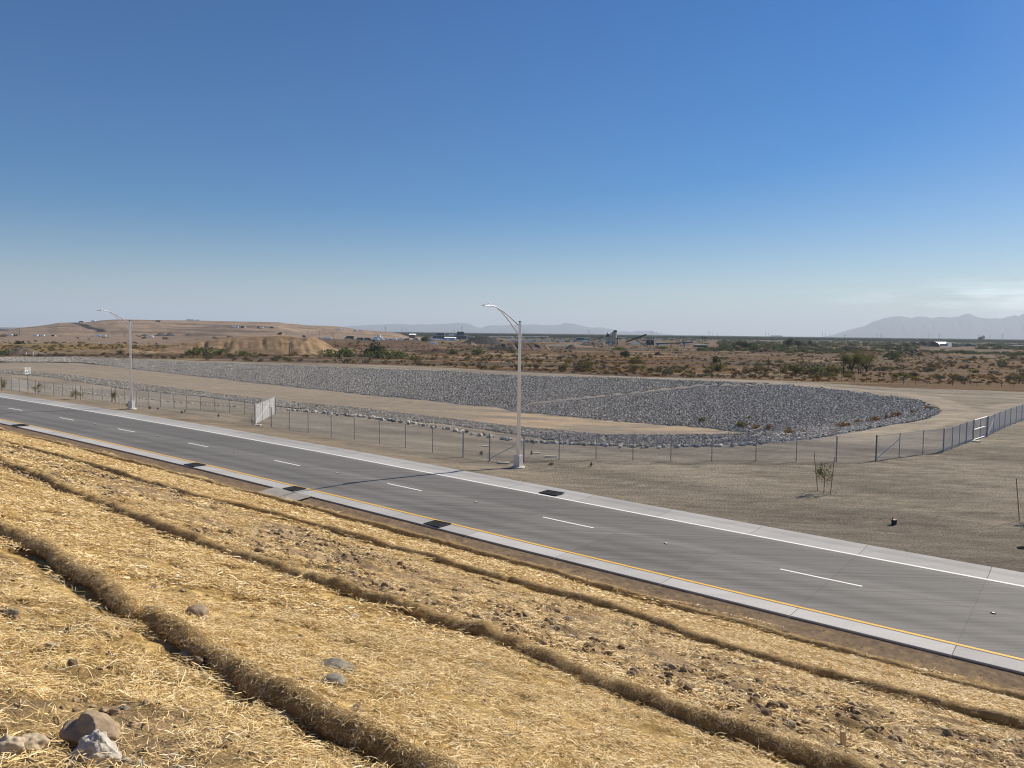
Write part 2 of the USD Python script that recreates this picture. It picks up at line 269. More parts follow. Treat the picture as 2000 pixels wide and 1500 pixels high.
ROWS = {1: ([-5, 11.3, 13.4, 15, 16.4, 18.2, 19.4, 26], [21.3, 21.57, 21.75, 21.9, 22.07, 22.24, 22.27, 22.4]),
        2: ([-20, -2.7, 1.8, 5.2, 8.5, 11.9, 14.4, 17, 19.2, 21, 28], [16.2, 16.7, 17.1, 17.42, 17.9, 17.95, 17.85, 17.7, 17.95, 18.4, 18.8]),
        3: ([-40, -18.4, -14.1, -7.8, -2.1, -.3, 1.6, 5.5, 9, 14.7, 17.1, 19, 22.4, 30], [11.3, 11.0, 10.4, 10.4, 10.7, 9.65, 9.0, 8.95, 9.3, 9.3, 10.2, 9.75, 9.7, 9.6]),
        4: ([-80, -45.4, -25.1, -13.2, -11, -9.3, -7.8, .7, 4.2, 7.7, 10.8, 13.7, 16.4, 18.6, 22.1, 32], [1.9, 1.9, 2.0, 2.05, 2.2, 2.2, 1.95, 1.8, 1.9, 2.1, 2.15, 2.3, 2.7, 3.1, 2.85, 2.8])}
def row_d(k, s): return np.interp(s, *ROWS[k])
def slope_base(cx, d):
    return z_road(cx) + np.interp(d, [-50, 0, .01, 1.3, 2.1, 26, 30, 60], [0, 0, -.055, -.15, .05, 7.85, 8.15, 8.3])
def slope_noise(x, y, d):
    p = np.stack([x, y, 0 * x], -1)
    rough = np.interp(d, [0, .4, 2, 9.5, 10.5, 13, 16.5, 17.5, 18.2, 22.3, 23, 30], [.0, .02, .05, .03, .07, .16, .17, .12, .05, .05, .09, .09])
    return (meshkit.fbm(p * 2.3, 4, 3) - .5) * rough * 1.6 + (meshkit.fbm(p * .45, 3, 9) - .5) * .22 * np.clip(d / 3, 0, 1) + np.maximum(meshkit.noise(p * 6.0, 17) - .62, 0) * rough * 1.1
CURVES = {  # picture outlines with the height of the ground there
 'fence': ([(-200, 752), (0, 759), (23, 762), (105, 772.5), (225, 783), (314, 796), (420, 804), (478, 808), (510, 820), (530, 835), (602, 846), (692, 860), (792, 875), (904, 893), (956, 899.5), (1023, 900), (1164, 897.5), (1310, 900), (1476, 901), (1633, 902), (1710, 900), (1802, 887), (1859, 878), (1899, 862), (1940, 846), (1995, 822), (2100, 782)], ([-200, 300, 500, 900, 1300, 1700, 2000], [.55, .45, .4, .35, .25, .15, .25])),
 'rim': ([(-200, 749), (90, 758), (225, 775), (375, 788), (500, 797), (620, 806), (740, 818), (870, 838), (1000, 862), (1100, 867), (1250, 873), (1380, 873), (1480, 868), (1550, 864), (1640, 849), (1720, 834), (1780, 824), (1820, 815), (1836, 806)], ([-200, 500, 1000, 1480, 1836], [.3, .2, .15, .15, .3])),
 'band_low': ([(-200, 711), (0, 729), (100, 737), (250, 761), (400, 776), (540, 794), (640, 806), (700, 815), (850, 827), (1000, 848), (1085, 862)], ([-200, 0, 540, 1000, 1085], [-.1, -.1, -1.2, -1.6, -.6])),
 'band_top': ([(-200, 704), (0, 721), (130, 732), (220, 743), (400, 766), (540, 783), (700, 797), (850, 815), (1000, 833), (1100, 842), (1250, 857), (1375, 866), (1430, 862), (1475, 852)], ([-200, 0, 130, 260, 500, 1000, 1250, 1475], [-.3, -.4, -.7, -1.5, -2.9, -4.5, -5, -5])),
 'toe': ([(-200, 705.5), (0, 706.5), (150, 707.5), (260, 721), (400, 737), (500, 749), (570, 756), (700, 770), (830, 782), (900, 791), (970, 796), (1000, 804), (1125, 816), (1235, 826), (1370, 836), (1440, 845), (1475, 850)], ([-200, 0, 130, 260, 500, 1000, 1250, 1475], [-.3, -.4, -.7, -1.5, -2.9, -4.5, -5, -5])),
 'crest': ([(-200, 697.5), (0, 697.5), (150, 697.5), (250, 701.5), (375, 707), (500, 711), (700, 719), (875, 725), (1000, 733), (1250, 739), (1500, 749), (1607, 758), (1700, 768), (1790, 781), (1838, 800)], ([-200, 2000], [.3, .3])),
 'track': ([(-200, 696), (150, 696.5), (250, 698), (500, 707.5), (700, 711), (875, 718), (1000, 726), (1250, 736), (1500, 742), (1750, 757), (2000, 766), (2150, 772)], ([-200, 1250, 2000], [.3, .25, .2]))}
WP, sc = {}, []
for k, (pts, zt) in CURVES.items():
    pts = np.array(pts, float); x = np.unique(np.r_[np.arange(pts[0, 0], pts[-1, 0], 8), pts[:, 0]]); y = np.interp(x, pts[:, 0], pts[:, 1])
    WP[k] = on_z(np.stack([x, y], -1), np.interp(x, *zt)); sc.append(WP[k])
for o, dz in ((6.0, -.02), (7.5, -.1), (9.5, -.16)):
    s = np.arange(-230, 70, 3.); s = s[s > -75] if o > 9 else s
    sc.append(road_pt(s, o, dz))
an = np.linspace(-1.3, 1.3, 90)
for R in (330., 420.): sc.append(np.stack([R * np.sin(an), R * np.cos(an), 0 * an], -1))
sc.append(np.array([[120, 20, .2], [150, 90, .2], [90, 20, .1], [70, 40, .1], [160, 160, .1], [-260, 260, .1], [-330, 160, .3]]))
SC = np.vstack(sc); LI = LinearNDInterpolator(SC[:, :2], SC[:, 2], fill_value=0.0)
def bumps(x, y):
    p = np.stack([x, y, 0 * x], -1); w = np.clip((np.hypot(x, y) - 215) / 60, 0, 1)
    return w * ((meshkit.fbm(p * np.array([.012, .03, 1]), 4, 5) - .5) * 2.0 + (meshkit.fbm(p * .11, 3, 8) - .5) * .8)
def land(x, y):
    x, y = np.asarray(x, float), np.asarray(y, float); q = np.stack([x, y], -1); z = np.zeros(x.shape)
    near = y < 300
    z[near] = LI(q[near]); z = z + bumps(x, y)
    s, o, cx = so(q)
    d = EDGE - o
    z = np.where(o < 6.0, z_road(cx) - (.0 if True else 0), z)
    return np.where(d > 0, slope_base(cx, d), z)
def hit(px, py, t1=1500.):
    r = ray((px, py)); ts = np.geomspace(2.5, t1, 260); q = np.array([0, 0, EYE]) + r * ts[:, None]; h = q[:, 2] - land(q[:, 0], q[:, 1])
    i = int(np.argmax(h < 0))
    if i == 0: return on_z((px, py))
    ts = np.linspace(ts[i - 1], ts[i], 40); q = np.array([0, 0, EYE]) + r * ts[:, None]; h = q[:, 2] - land(q[:, 0], q[:, 1]); i = max(int(np.argmax(h < 0)), 1)
    a = h[i - 1] / (h[i - 1] - h[i]); return q[i - 1] + (q[i] - q[i - 1]) * a
def ground_z(x, y):
    return float(land(np.array([x]), np.array([y]))[0])

# ------------------------------------------------------------------ ground sheet beyond the road
rng = np.random.default_rng(11)
gx, gy = np.arange(-300, 220.1, .8), np.arange(-40, 268.1, .7)
X, Y = np.meshgrid(gx, gy, indexing='ij')
S_, O_, CX_ = so(np.stack([X, Y], -1))
Z = LI(np.stack([X, Y], -1)) + bumps(X, Y)
P3 = np.stack([X, Y, 0 * X], -1)
Z = Z + (meshkit.fbm(P3 * .6, 3, 4) - .5) * .10 + (meshkit.fbm(P3 * np.array([.12, .5, 1]), 3, 14) - .5) * .12
Z = np.where(O_ < 5.8, np.minimum(Z, z_road(CX_)) - .35, Z)
def poly(*names_rev):
    return shapely.Polygon(np.vstack([WP[n][::-1, :2] if r else WP[n][:, :2] for n, r in names_rev])).buffer(0)
rimR = WP['rim']; rim_right = rimR[rimR[:, 0] >= on_z((1480, 868), .15)[0]]; rim_left = rimR[rimR[:, 0] <= on_z((1480, 868), .15)[0]]
floor_poly = poly(('toe', 0), ('band_top', 1))
far_rip = shapely.Polygon(np.vstack([WP['crest'][:, :2], rim_right[::-1, :2], WP['toe'][::-1, :2]])).buffer(0)
i0 = np.argmin(np.linalg.norm(rimR[:, :2] - WP['band_low'][-1, :2], axis=1)); i1 = np.argmin(np.linalg.norm(rimR[:, :2] - on_z((1500, 868), .15)[:2], axis=1))
near_rip = shapely.Polygon(np.vstack([WP['band_top'][:, :2], WP['toe'][-1:, :2], rimR[i0:i1 + 1][::-1, :2], WP['band_low'][::-1, :2]])).buffer(0)
ramp_line = np.array([on_z((px, py), z)[:2] for px, py, z in ((990, 797.5, -4.4), (1060, 796, -4.2), (1110, 792, -3.9), (1175, 787, -3.5), (1268, 781, -3.0), (1380, 773, -2.3), (1500, 766, -1.2), (1607, 760, -.1))])
ramp_poly = shapely.LineString(ramp_line).buffer(.2)
desert_poly = shapely.Polygon(np.vstack([WP['track'][:, :2], [[400, 300], [400, 900], [-900, 900], [-600, 200]]])).buffer(0)
in_floor, in_far, in_near, in_des = (shapely.contains_xy(p, X, Y) for p in (floor_poly, far_rip, near_rip, desert_poly))
in_ramp = shapely.contains_xy(ramp_poly, X, Y)
Z = np.where(in_ramp, Z + .35, Z)
def mixc(a, b, t): return np.asarray(a) * (1 - t[..., None]) + np.asarray(b) * t[..., None]
def desert_tint(x, y):
    p = np.stack([x, y, 0 * x], -1); r = np.hypot(x, y)
    a = meshkit.fbm(p * np.array([.010, .045, 1]), 5, 31); b = meshkit.fbm(p * np.array([.02, .10, 1]), 4, 37); c = meshkit.fbm(p * np.array([.006, .02, 1]), 3, 41)
    t = mixc((.080, .056, .034), (.128, .094, .060), np.clip(a * 2 - .5, 0, 1))
    t = mixc(t, (.135, .068, .022), np.clip((b - .46) * 7, 0, 1) * .9)          # rust-orange dry grass
    t = mixc(t, (.075, .055, .042), np.clip((a - .52) * 9, 0, 1) * .75)         # dark soil and old brush
    t = mixc(t, (.27, .205, .13), np.clip((meshkit.fbm(p * np.array([.015, .16, 1]), 4, 47) - .62) * 12, 0, 1) * .8)   # pale bare strips
    left = np.clip((-.30 - x / np.maximum(y, 1)) * 6, 0, 1) * np.clip((r - 420) / 90, 0, 1)
    t = mixc(t, mixc((.21, .155, .115), (.245, .185, .14), c), left * .9)
    yel = np.clip((-.36 - x / np.maximum(y, 1)) * 8, 0, 1) * np.clip((r - 320) / 40, 0, 1) * np.clip((520 - r) / 60, 0, 1)
    t = mixc(t, (.22, .15, .055), yel * np.clip(a * 2.2 - .4, 0, 1))
    rr_ = np.clip((x / np.maximum(y, 1) - .34) * 7, 0, 1) * np.clip((330 - r) / 60, 0, 1); t = mixc(t, mixc((.13, .07, .025), (.10, .066, .036), c), rr_ * np.clip(b * 3 - .7, .35, 1))
    far = np.clip((r - 900) / 500, 0, 1); t = mixc(t, mixc((.07, .068, .045), (.15, .115, .085), np.clip((b - .45) * 6, 0, 1)), far * .85)
    return t
pg = np.stack([X, Y, 0 * X], -1)
g1, g2, g3 = meshkit.fbm(pg * .09, 4, 21), meshkit.fbm(pg * np.array([.05, .35, 1]), 4, 22), meshkit.fbm(pg * .35, 4, 23)
tint = mixc((.208, .182, .142), (.30, .262, .206), np.clip(g1 * 1.6 - .3, 0, 1))
tint = mixc(tint, (.15, .125, .10), np.clip((g2 - .55) * 6, 0, 1) * .6)
rut = meshkit.fbm(np.stack([S_ * .035, O_ * .9, 0 * X], -1), 4, 25); tint = mixc(tint, (.125, .105, .082), np.clip((rut - .56) * 9, 0, 1) * .5); tint = mixc(tint, (.33, .29, .225), np.clip((.42 - rut) * 9, 0, 1) * .4)
edge = np.clip((10.5 - O_) / 4, 0, 1) * np.clip((12 - X) / 25, 0, 1); tint = mixc(tint, (.33, .26, .175), edge * np.clip(g3 * 2 - .2, 0, 1))
damp = np.exp(-(((O_ - 8.2) / 1.8) ** 2)) * np.clip((S_ + 8) / 8, 0, 1); tint = mixc(tint, (.17, .142, .115), damp * .55)
fl = mixc((.24, .205, .165), (.29, .245, .19), np.clip(g2 * 2 - .5, 0, 1)); silt = np.clip((meshkit.fbm(pg * np.array([.07, .3, 1]), 4, 27) - .5) * 8, 0, 1) * np.clip((X + 12) / 14, 0, 1)
fl = mixc(fl, (.42, .32, .215), silt * .9)
tint = np.where(in_floor[..., None], fl, tint)
tint = np.where((in_far | in_near)[..., None], mixc((.17, .165, .16), (.24, .23, .22), g3), tint)
tint = np.where(in_ramp[..., None], (.36, .31, .25), tint)
# wheel tracks of the dirt road that swings round the end of the basin
trk = np.array([on_z(p, .25)[:2] for p in ((1250, 738), (1500, 746), (1620, 757), (1750, 768), (1810, 777), (1862, 793), (1872, 806), (1845, 818), (1790, 830), (1720, 845), (1640, 858))]); trk2 = np.array([on_z(p, .25)[:2] for p in ((1990, 790), (1930, 803), (1870, 815), (1800, 830), (1700, 850))])
for tr in (trk, trk2):
    dist = shapely.distance(shapely.LineString(tr), shapely.points(np.stack([X, Y], -1)[(X > 20) & (X < 130) & (Y > 55) & (Y < 190)]))
    tt = np.zeros(X.shape); tt[(X > 20) & (X < 130) & (Y > 55) & (Y < 190)] = np.clip(1.5 - np.abs(dist - 1.0), 0, 1); tt *= ~(in_far | in_near | in_floor)
    tint = mixc(tint, (.36, .31, .24), tt * np.clip(g3 * 2.4 - .4, 0, 1) * .8)
dt = desert_tint(X, Y); tint = np.where(in_des[..., None], dt, tint)
V, Fq = grid_mesh(np.stack([X, Y, Z], -1)); T = tint.reshape(-1, 3)
cls = np.where(in_floor, 1, np.where(in_far | in_near, 2, np.where(in_des, 3, 0))).ravel()[Fq[:, 0]]
keep = (O_ > 4.8).ravel()[Fq].any(1)
for c, nm, lb in ((0, 'gravel_ground', 'grey brown raked gravel between road and basin, and the dirt track round it'), (1, 'basin_floor', 'flat pale sandy floor of the retention basin'), (2, 'riprap_bed', 'sloping earth bed under the grey riprap stones'), (3, 'desert_edge', 'reddish brown desert ground just past the dirt track')):
    q = Fq[(cls == c) & keep]; u, inv = np.unique(q, return_inverse=True)
    p = part(nm, (V[u], inv.reshape(q.shape)), M['gravel'] if c != 3 else M['desert'], smooth=True, tint=T[u]); tag(p, lb, 'ground', None, 'structure')
# the plain out to the horizon
U, R = np.meshgrid(np.r_[np.linspace(-14, -1.1, 40), np.linspace(-1.05, 1.05, 700), np.linspace(1.1, 14, 40)], np.r_[np.geomspace(267.6, 1600, 170), np.geomspace(1640, 30000, 40)], indexing='ij')
px_, py_ = U * R, R
PZ = bumps(px_, py_) * np.clip((2500 - R) / 900, 0, 1); PZ = np.where(R < 268, PZ - .02, PZ)
tag(part('desert_plain', grid_mesh(np.stack([px_, py_, PZ], -1)), M['desert'], smooth=True, tint=desert_tint(px_, py_).reshape(-1, 3)), 'flat scrubby desert plain running out to the mountains', 'ground', None, 'structure')

# ------------------------------------------------------------------ road: slabs, gutters, paint
def strip(s, o_list, dz_list, thick=None):
    """a sheet over stations s and offsets o, closed into a solid if thick"""
    top = np.stack([road_pt(s, o, dz) for o, dz in zip(o_list, dz_list)], 1)
    if not thick: return grid_mesh(top)
    a, b = top.shape[:2]; ring = np.concatenate([top, top[:, ::-1] - np.array([0, 0, thick])], 1)
    v, f = grid_mesh(np.concatenate([ring, ring[:, :1]], 1)); n = 2 * b + 1
    caps = []
    for e, fl in ((0, 1), ((a - 1) * n, 0)):
        for k in range(b - 1):
            q = [e + k, e + k + 1, e + 2 * b - 2 - k, e + 2 * b - 1 - k]; caps.append(q[::-1] if fl else q)
    return v, np.vstack([f, np.array(caps)])
road = thing('road', 'two lane grey concrete road running from lower right up to far left', 'road', kind='structure')
part('joint_bed', strip(np.arange(-200, 66, 3.), [EDGE + .05, 5.9], [-.05, -.05]), M['joint'], road)
JT = 15.45; P = 4.72
for k in range(-46, 7):
    s0, s1 = JT + k * P, JT + (k + 1) * P
    for a, b in ((-4.03, .0), (.0, 4.18)):
        ss = np.linspace(s0 + .004, s1 - .004, 4); oo = np.linspace(a + .004, b - .004, 21); w = .93 + .13 * np.exp(-((np.abs(oo - (a + b) / 2) - 1.75) / .4) ** 2) - .13 * np.exp(-((np.abs(oo - (a + b) / 2) - .75) / .45) ** 2) + .05 * np.sin(oo * 5.1)
        part('pavement_slab', strip(ss, oo, oo * 0), M['road'], road, tint=np.repeat(np.tile(w, 4)[:, None], 3, 1) * rng.uniform(.97, 1.03))
def ones(m, v=1.0): return np.full((len(m[0]), 3), v)
gut = thing('far_gutter', 'wide pale concrete gutter and sloped kerb along the far road edge', 'gutter', kind='structure')
gun = thing('near_gutter', 'narrow pale concrete gutter strip along the near road edge beside the yellow line', 'gutter', kind='structure')
for k in range(-46, 7):
    s0, s1 = JT + k * P, JT + (k + 1) * P; ss = np.linspace(s0 + .012, s1 - .012, 3)
    m = strip(ss, [4.19, 5.2, 5.32, 5.62, 6.05], [.0, -.02, -.012, .018, .03], .25); t = ones(m, rng.uniform(.95, 1.15)); part('gutter_slab', m, M['gutter'], gut, tint=t)
    m = strip(ss, [EDGE, -4.04], [.012, .0], .25); part('gutter_slab', m, M['gutter'], gun, tint=ones(m, rng.uniform(1.05, 1.3)))
paint = thing('road_markings', 'white and yellow painted lines on the road surface', 'road marking', kind='structure')
sp = np.arange(-200, 46, 2.)
part('edge_line', strip(sp, [4.02, 4.18], [.004] * 2), M['white_paint'], paint, 'solid white edge line')
part('edge_line', strip(sp, [-3.98, -3.84], [.004] * 2), M['yellow_paint'], paint, 'solid yellow edge line')

dash_px = [((17.5, 797), (43, 801.8)), ((116.2, 815.5), (144.5, 820.8)), ((230, 837.5), (263.8, 843.8)), ((366.8, 865.2), (407.5, 872.8)), ((534.5, 899.2), (586.8, 909.5)), ((756.2, 944.5), (824.5, 958.5)), ((1060.5, 1009.9), (1159.5, 1031.2)), ((1523.6, 1111.4), (1684.1, 1145))]
def road_hit(px, py):
    r = ray((px, py)); z = .3
    for _ in range(25): q = np.array([0, 0, EYE]) + r * ((z - EYE) / r[2]); z = float(z_road(so(q)[2]))
    s, o, _ = so(q); return q, float(s), float(o)
for a, b in dash_px:
    (_, s0, o0), (_, s1, o1) = road_hit(*a), road_hit(*b)
    part('lane_dash', strip(np.linspace(s0, s1, 3), [(o0 + o1) / 2 - .06, (o0 + o1) / 2 + .06], [.004] * 2), M['white_paint'], paint)
for k in (1, 2, 3): part('lane_dash', strip(np.linspace(-60.5 - 10.6 * k, -57.5 - 10.6 * k, 3), [-.05, .07], [.004] * 2), M['white_paint'], paint)
for px, py in ((1301, 1062), (1940, 1198), (930, 981), (658, 924), (461, 884), (308, 852), (186, 828.5)):
    q, s, o = road_hit(px, py); i = np.argmin(abs(SL - s))
    t = thing('pavement_marker', 'small raised white pavement marker in the gap between two lane dashes', 'pavement marker', q + [0, 0, .002], math.atan2(TG[i, 1], TG[i, 0]), group='raised pavement markers along the lane line', scale=.75)
    part('housing', (np.array([[x * (.09 if z else .13), y * (.06 if z else .1), z * .03] for x in (-1, 1) for y in (-1, 1) for z in (0, 1)]), box((1, 1, 1))[1]), M['grate'], t)
    part('reflector', box((.10, .12, .022), (0, 0, .036)), M['white'], t)
# storm drain grates
def grate(px, py, L, W, o, label):
    q, s, _ = road_hit(px, py); i = np.argmin(abs(SL - s)); q = road_pt(np.array([s]), np.array([o]), .012)[0]
    t = thing('storm_drain_grate', label, 'drain grate', q, math.atan2(TG[i, 1], TG[i, 0]))
    part('pit_lining', box((L, W, .012), (0, 0, .006)), M['black'], t)
    part('frame', cat(box((L, .04, .05), (0, W / 2 - .02, .026)), box((L, .04, .05), (0, -W / 2 + .02, .026)), box((.04, W - .08, .05), (L / 2 - .02, 0, .026)), box((.04, W - .08, .05), (-L / 2 + .02, 0, .026))), M['grate'], t)
    for k in range(9): part('bar', box((.022, W - .085, .03), (-L / 2 + .08 + k * (L - .16) / 8, 0, .03)), M['grate'], t)
    for k in (-1, 1): part('cross_bar', box((L - .085, .02, .02), (0, k * W / 6, .028)), M['grate'], t)
grate(866, 1021, 1.0, .82, -4.47, 'dark grate in the near gutter between the lamp shadow and the lower right')
grate(588, 953, 1.0, .82, -4.47, 'dark grate at the head of the concrete spillway where the lamp shadow ends')
grate(393, 907, 1.1, .82, -4.47, 'dark grate in the near gutter left of the concrete spillway')
grate(53, 830, 1.2, .82, -4.47, 'dark grate in the near gutter at the far left')
grate(1080, 963, 1.15, .9, 4.75, 'dark grate in the far gutter right of the main street lamp')
# spillway apron
ss = np.linspace(-12.6, -9.3, 9); oo = np.linspace(-4.97, -6.85, 7)
A = np.array([[np.r_[road_xy(s * .5 + (-12.3 + 3.0 * (s + 12.6) / 3.3) * .5, o)[0], slope_base(road_xy(s, o)[1], EDGE - o) + .10 - .04 * np.exp(-((s + 10.95) / .8) ** 2)] for o in oo] for s in ss])
tag(part('concrete_spillway', cat(grid_mesh(A)), M['apron'], smooth=True), 'grey concrete spillway apron in the verge at the end of the lamp shadow', 'spillway')

# ------------------------------------------------------------------ the near embankment
sN = 23.6
s_ax = np.unique(np.round(np.r_[np.arange(6, 27, .05), np.arange(-12, 6, .12), np.arange(-60, -12, .35), np.arange(-200, -60, 2.), np.arange(27, 40, .3), np.arange(40, 66, 2.)], 3))
d_ax = np.unique(np.round(np.r_[np.arange(.0, 9, .07), np.arange(9, 26.5, .05), np.arange(26.5, 60, .8)], 3))
SS, DD = np.meshgrid(s_ax, d_ax, indexing='ij')
xy, cx = road_xy(SS, EDGE - DD)
ez = slope_base(cx, np.maximum(DD, .011)) + slope_noise(xy[..., 0], xy[..., 1], DD)
def rowmask(S, D, k, w): return np.exp(-((D - row_d(k, S)) / w) ** 2)
for k in (1, 2, 3, 4): ez = ez - .05 * np.exp(-((DD - row_d(k, SS) - .22) / .14) ** 2)
pe = np.concatenate([xy, 0 * xy[..., :1]], -1)
e1, e2, e3 = meshkit.fbm(pe * .5, 4, 51), meshkit.fbm(pe * 1.8, 4, 52), meshkit.fbm(pe * 5, 3, 53)
straw_amt = np.interp(DD, [0, 1.0, 1.6, 2.3, 9, 9.6, 10.3, 11.5, 16.2, 17.3, 17.9, 21.8, 22.5, 24, 40], [0.0, .12, .6, .95, 1, .95, .5, .25, .25, .55, 1, 1, .85, .72, .7])
straw_amt = np.clip(straw_amt + (e1 - .5) * np.where(DD > 22.4, 1.4, .8) * (DD > 1), 0, 1)
bare = mixc((.20, .14, .085), (.36, .265, .16), np.clip(e2 * 1.8 - .4, 0, 1)); low = np.clip(1.6 - DD, 0, 1); bare = mixc(bare, mixc((.15, .108, .075), (.23, .168, .112), e2), low)
st = mixc((.22, .14, .05), (.56, .40, .165), np.clip(e3 * 2 - .5, 0, 1))
tag(part('embankment', grid_mesh(np.concatenate([xy, ez[..., None]], -1)), M['slope'], smooth=True, tint=mixc(bare, st, np.clip(straw_amt * 1.2 - .1 + (e3 - .5) * .8, 0, 1)).reshape(-1, 3)), 'straw covered earth embankment sloping down to the road in the foreground', 'embankment', None, 'structure')
def bank(s, d, lift=0.0):
    s, d = np.asarray(s, float), np.asarray(d, float); xy, cx = road_xy(s, EDGE - d)
    z = slope_base(cx, np.maximum(d, .011)) + slope_noise(xy[..., 0], xy[..., 1], d)
    return np.concatenate([xy, (z + lift)[..., None]], -1)
def bank_hit(px, py):
    r = ray((px, py)); ts = np.geomspace(2, 120, 900); q = np.array([0, 0, EYE]) + r * ts[:, None]; s, o, cx = so(q); d = EDGE - o
    h = q[:, 2] - (slope_base(cx, d) + slope_noise(q[:, 0], q[:, 1], d)); i = int(np.argmax(h < 0)); return q[i], float(s[i]), float(d[i])

bn2 = -NM[np.argmin(abs(SL - 10))]; slope_n = np.array([-.323 * bn2[0], -.323 * bn2[1], 1.0]); slope_n /= np.linalg.norm(slope_n)

# straw wattles
names = {1: 'nearest straw wattle row at lower left', 2: 'second straw wattle row up from the nearest', 3: 'third straw wattle row, below the rough clods', 4: 'lowest straw wattle row beside the near gutter'}
ords = ['first', 'second', 'third', 'fourth', 'fifth', 'sixth', 'seventh', 'eighth', 'ninth', 'tenth', 'eleventh', 'twelfth']
spans = {1: (8, 24, 7.8, .104), 2: (-5, 25, 7.5, .112), 3: (-22, 27, 8.1, .12), 4: (-49, 27, 8.4, .15)}
fuzz_p, fuzz_n, fuzz_s = [], [], []
for k, (s0, s1, L, rad) in spans.items():
    n = int(round((s1 - s0) / L)); cuts = np.linspace(s0, s1, n + 1)
    for j in range(n):
        sv = np.arange(cuts[j] - .05, cuts[j + 1] + .12, .06); u = (sv - sv[0]) / (sv[-1] - sv[0])
        wob = (meshkit.fbm(np.stack([sv * .35, 0 * sv + k, 0 * sv], -1), 3, 61) - .5) * .35 + (rng.uniform(-.06, .06) + (u - .5) * rng.uniform(-.14, .14))
        dv = row_d(k, sv) + wob; sink = (meshkit.fbm(np.stack([sv * .5, 0 * sv + 3 * k, 0 * sv], -1), 3, 62) - .5) * rad * .9
        r_ = rad * (.78 + .42 * meshkit.fbm(np.stack([sv * .8, 0 * sv + 7 * k, 0 * sv], -1), 3, 63)) * np.clip(np.minimum(u, 1 - u) * 22 + .45, .45, 1)
        c = bank(sv, dv); c[:, 2] += rad * (.58 if k < 4 else .48) + sink - (meshkit.noise(c * 2.3, 3) - .5) * .01
        v, f = tube(c, r_, 16); pv = np.asarray(v); cc = np.repeat(c, 16, 0)
        v = cc + (pv - cc) * (.82 + .30 * meshkit.fbm(pv * 7., 3, 64) + .14 * meshkit.noise(pv * 26., 65))[:, None]
        t = thing('straw_wattle', f'{ords[j]} length from the left of the {names[k]}', 'straw wattle'); part('straw_roll', (v, f), M['wattle'], t, smooth=True)
        for e in ((0, 1) if k < 3 else (0,)):
            a = c[[0, 1]] if e == 0 else c[[-1, -2]]; d = a[0] - a[1]; d /= np.linalg.norm(d); part('frayed_end', cat(*[bar(a[0] - d * .05 + rng.normal(0, .04, 3), a[0] + d * rng.uniform(.02, .10) + rng.normal(0, .05, 3), .003, 3) for _ in range(24)]), M['straw'], t)
        m = int((sv[-1] - sv[0]) * (150 if k < 3 else 70)); ii = rng.integers(0, len(c), m); ph = rng.uniform(.1 * np.pi, .95 * np.pi, m)
        bd = np.array([bn2[0], bn2[1], 0]); nn = np.cos(ph)[:, None] * bd + np.sin(ph)[:, None] * np.array([0, 0, 1.])
        fuzz_p.append(c[ii] + nn * r_[ii][:, None] * .95); fuzz_n.append(nn); fuzz_s.append(rng.uniform(.55, 1.0, m) * (1 if k < 3 else 1.25))
def straw_tuft(n, R, lmin, lmax, w, tilt, up):
    p = np.stack([rng.normal(0, R * .6, n), rng.normal(0, R * .6, n), rng.uniform(0, up, n)], -1); a = rng.uniform(0, 2 * np.pi, n); e = rng.normal(0, tilt, n); L = rng.uniform(lmin, lmax, n)
    d = np.stack([np.cos(a) * np.cos(e), np.sin(a) * np.cos(e), np.sin(e)], -1) * L[:, None] / 2; ww = rng.uniform(.6, 1.3, n) * w / 2
    side = np.stack([-np.sin(a), np.cos(a), rng.normal(0, .5, n)], -1) * ww[:, None]; bend = np.stack([0 * a, 0 * a, rng.uniform(-.05, .12, n) * L], -1)
    v = np.stack([p - d - side, p - d + side, p + bend - side, p + bend + side, p + d - side * .7, p + d + side * .7], 1).reshape(-1, 3); i = np.arange(n)[:, None] * 6
    return v, np.vstack([i + [0, 1, 3, 2], i + [2, 3, 5, 4]])
near_t = [('tuft', straw_tuft(260, .24, .025, .11, .0033, .15, .02), M['straw']) for _ in range(5)] + [('tuft', straw_tuft(60, .20, .04, .14, .0035, .4, .03), M['straw']) for _ in range(2)]
mid_t = [('tuft', straw_tuft(240, .36, .04, .13, .0075, .16, .02), M['straw']) for _ in range(4)]
far_t = [('tuft', straw_tuft(240, .7, .08, .22, .015, .15, .02), M['straw']) for _ in range(3)]
fz_t = [('tuft', straw_tuft(26, .07, .02, .085, .003, .3, .012), M['straw']) for _ in range(4)]
def strew(s0, s1, d0, d1, dens, rmin, rmax):
    n = int((s1 - s0) * (d1 - d0) * dens); s, d = rng.uniform(s0, s1, n), rng.uniform(d0, d1, n); p = bank(s, d, .012); r = np.linalg.norm(p - [0, 0, EYE], axis=1)
    am = np.interp(d, [0, 1.0, 1.7, 2.4, 9, 9.6, 10.5, 11.5, 16.2, 17.3, 17.9, 21.8, 22.5, 24, 40], [0, .08, .55, .9, 1, .9, .5, .38, .38, .6, 1, 1, .85, .7, .7]) + (meshkit.fbm(np.stack([p[:, 0], p[:, 1], 0 * r], -1) * .5, 4, 51) - .5) * np.where(d > 22.4, 1.5, .9)
    for k in (1, 2, 3, 4): e = d - row_d(k, s); am = np.where((e > -.13) & (e < (.34 if k < 3 else .42)), am * .12, am)
    return p[(r >= rmin) & (r < rmax) & (rng.uniform(size=n) < am)]
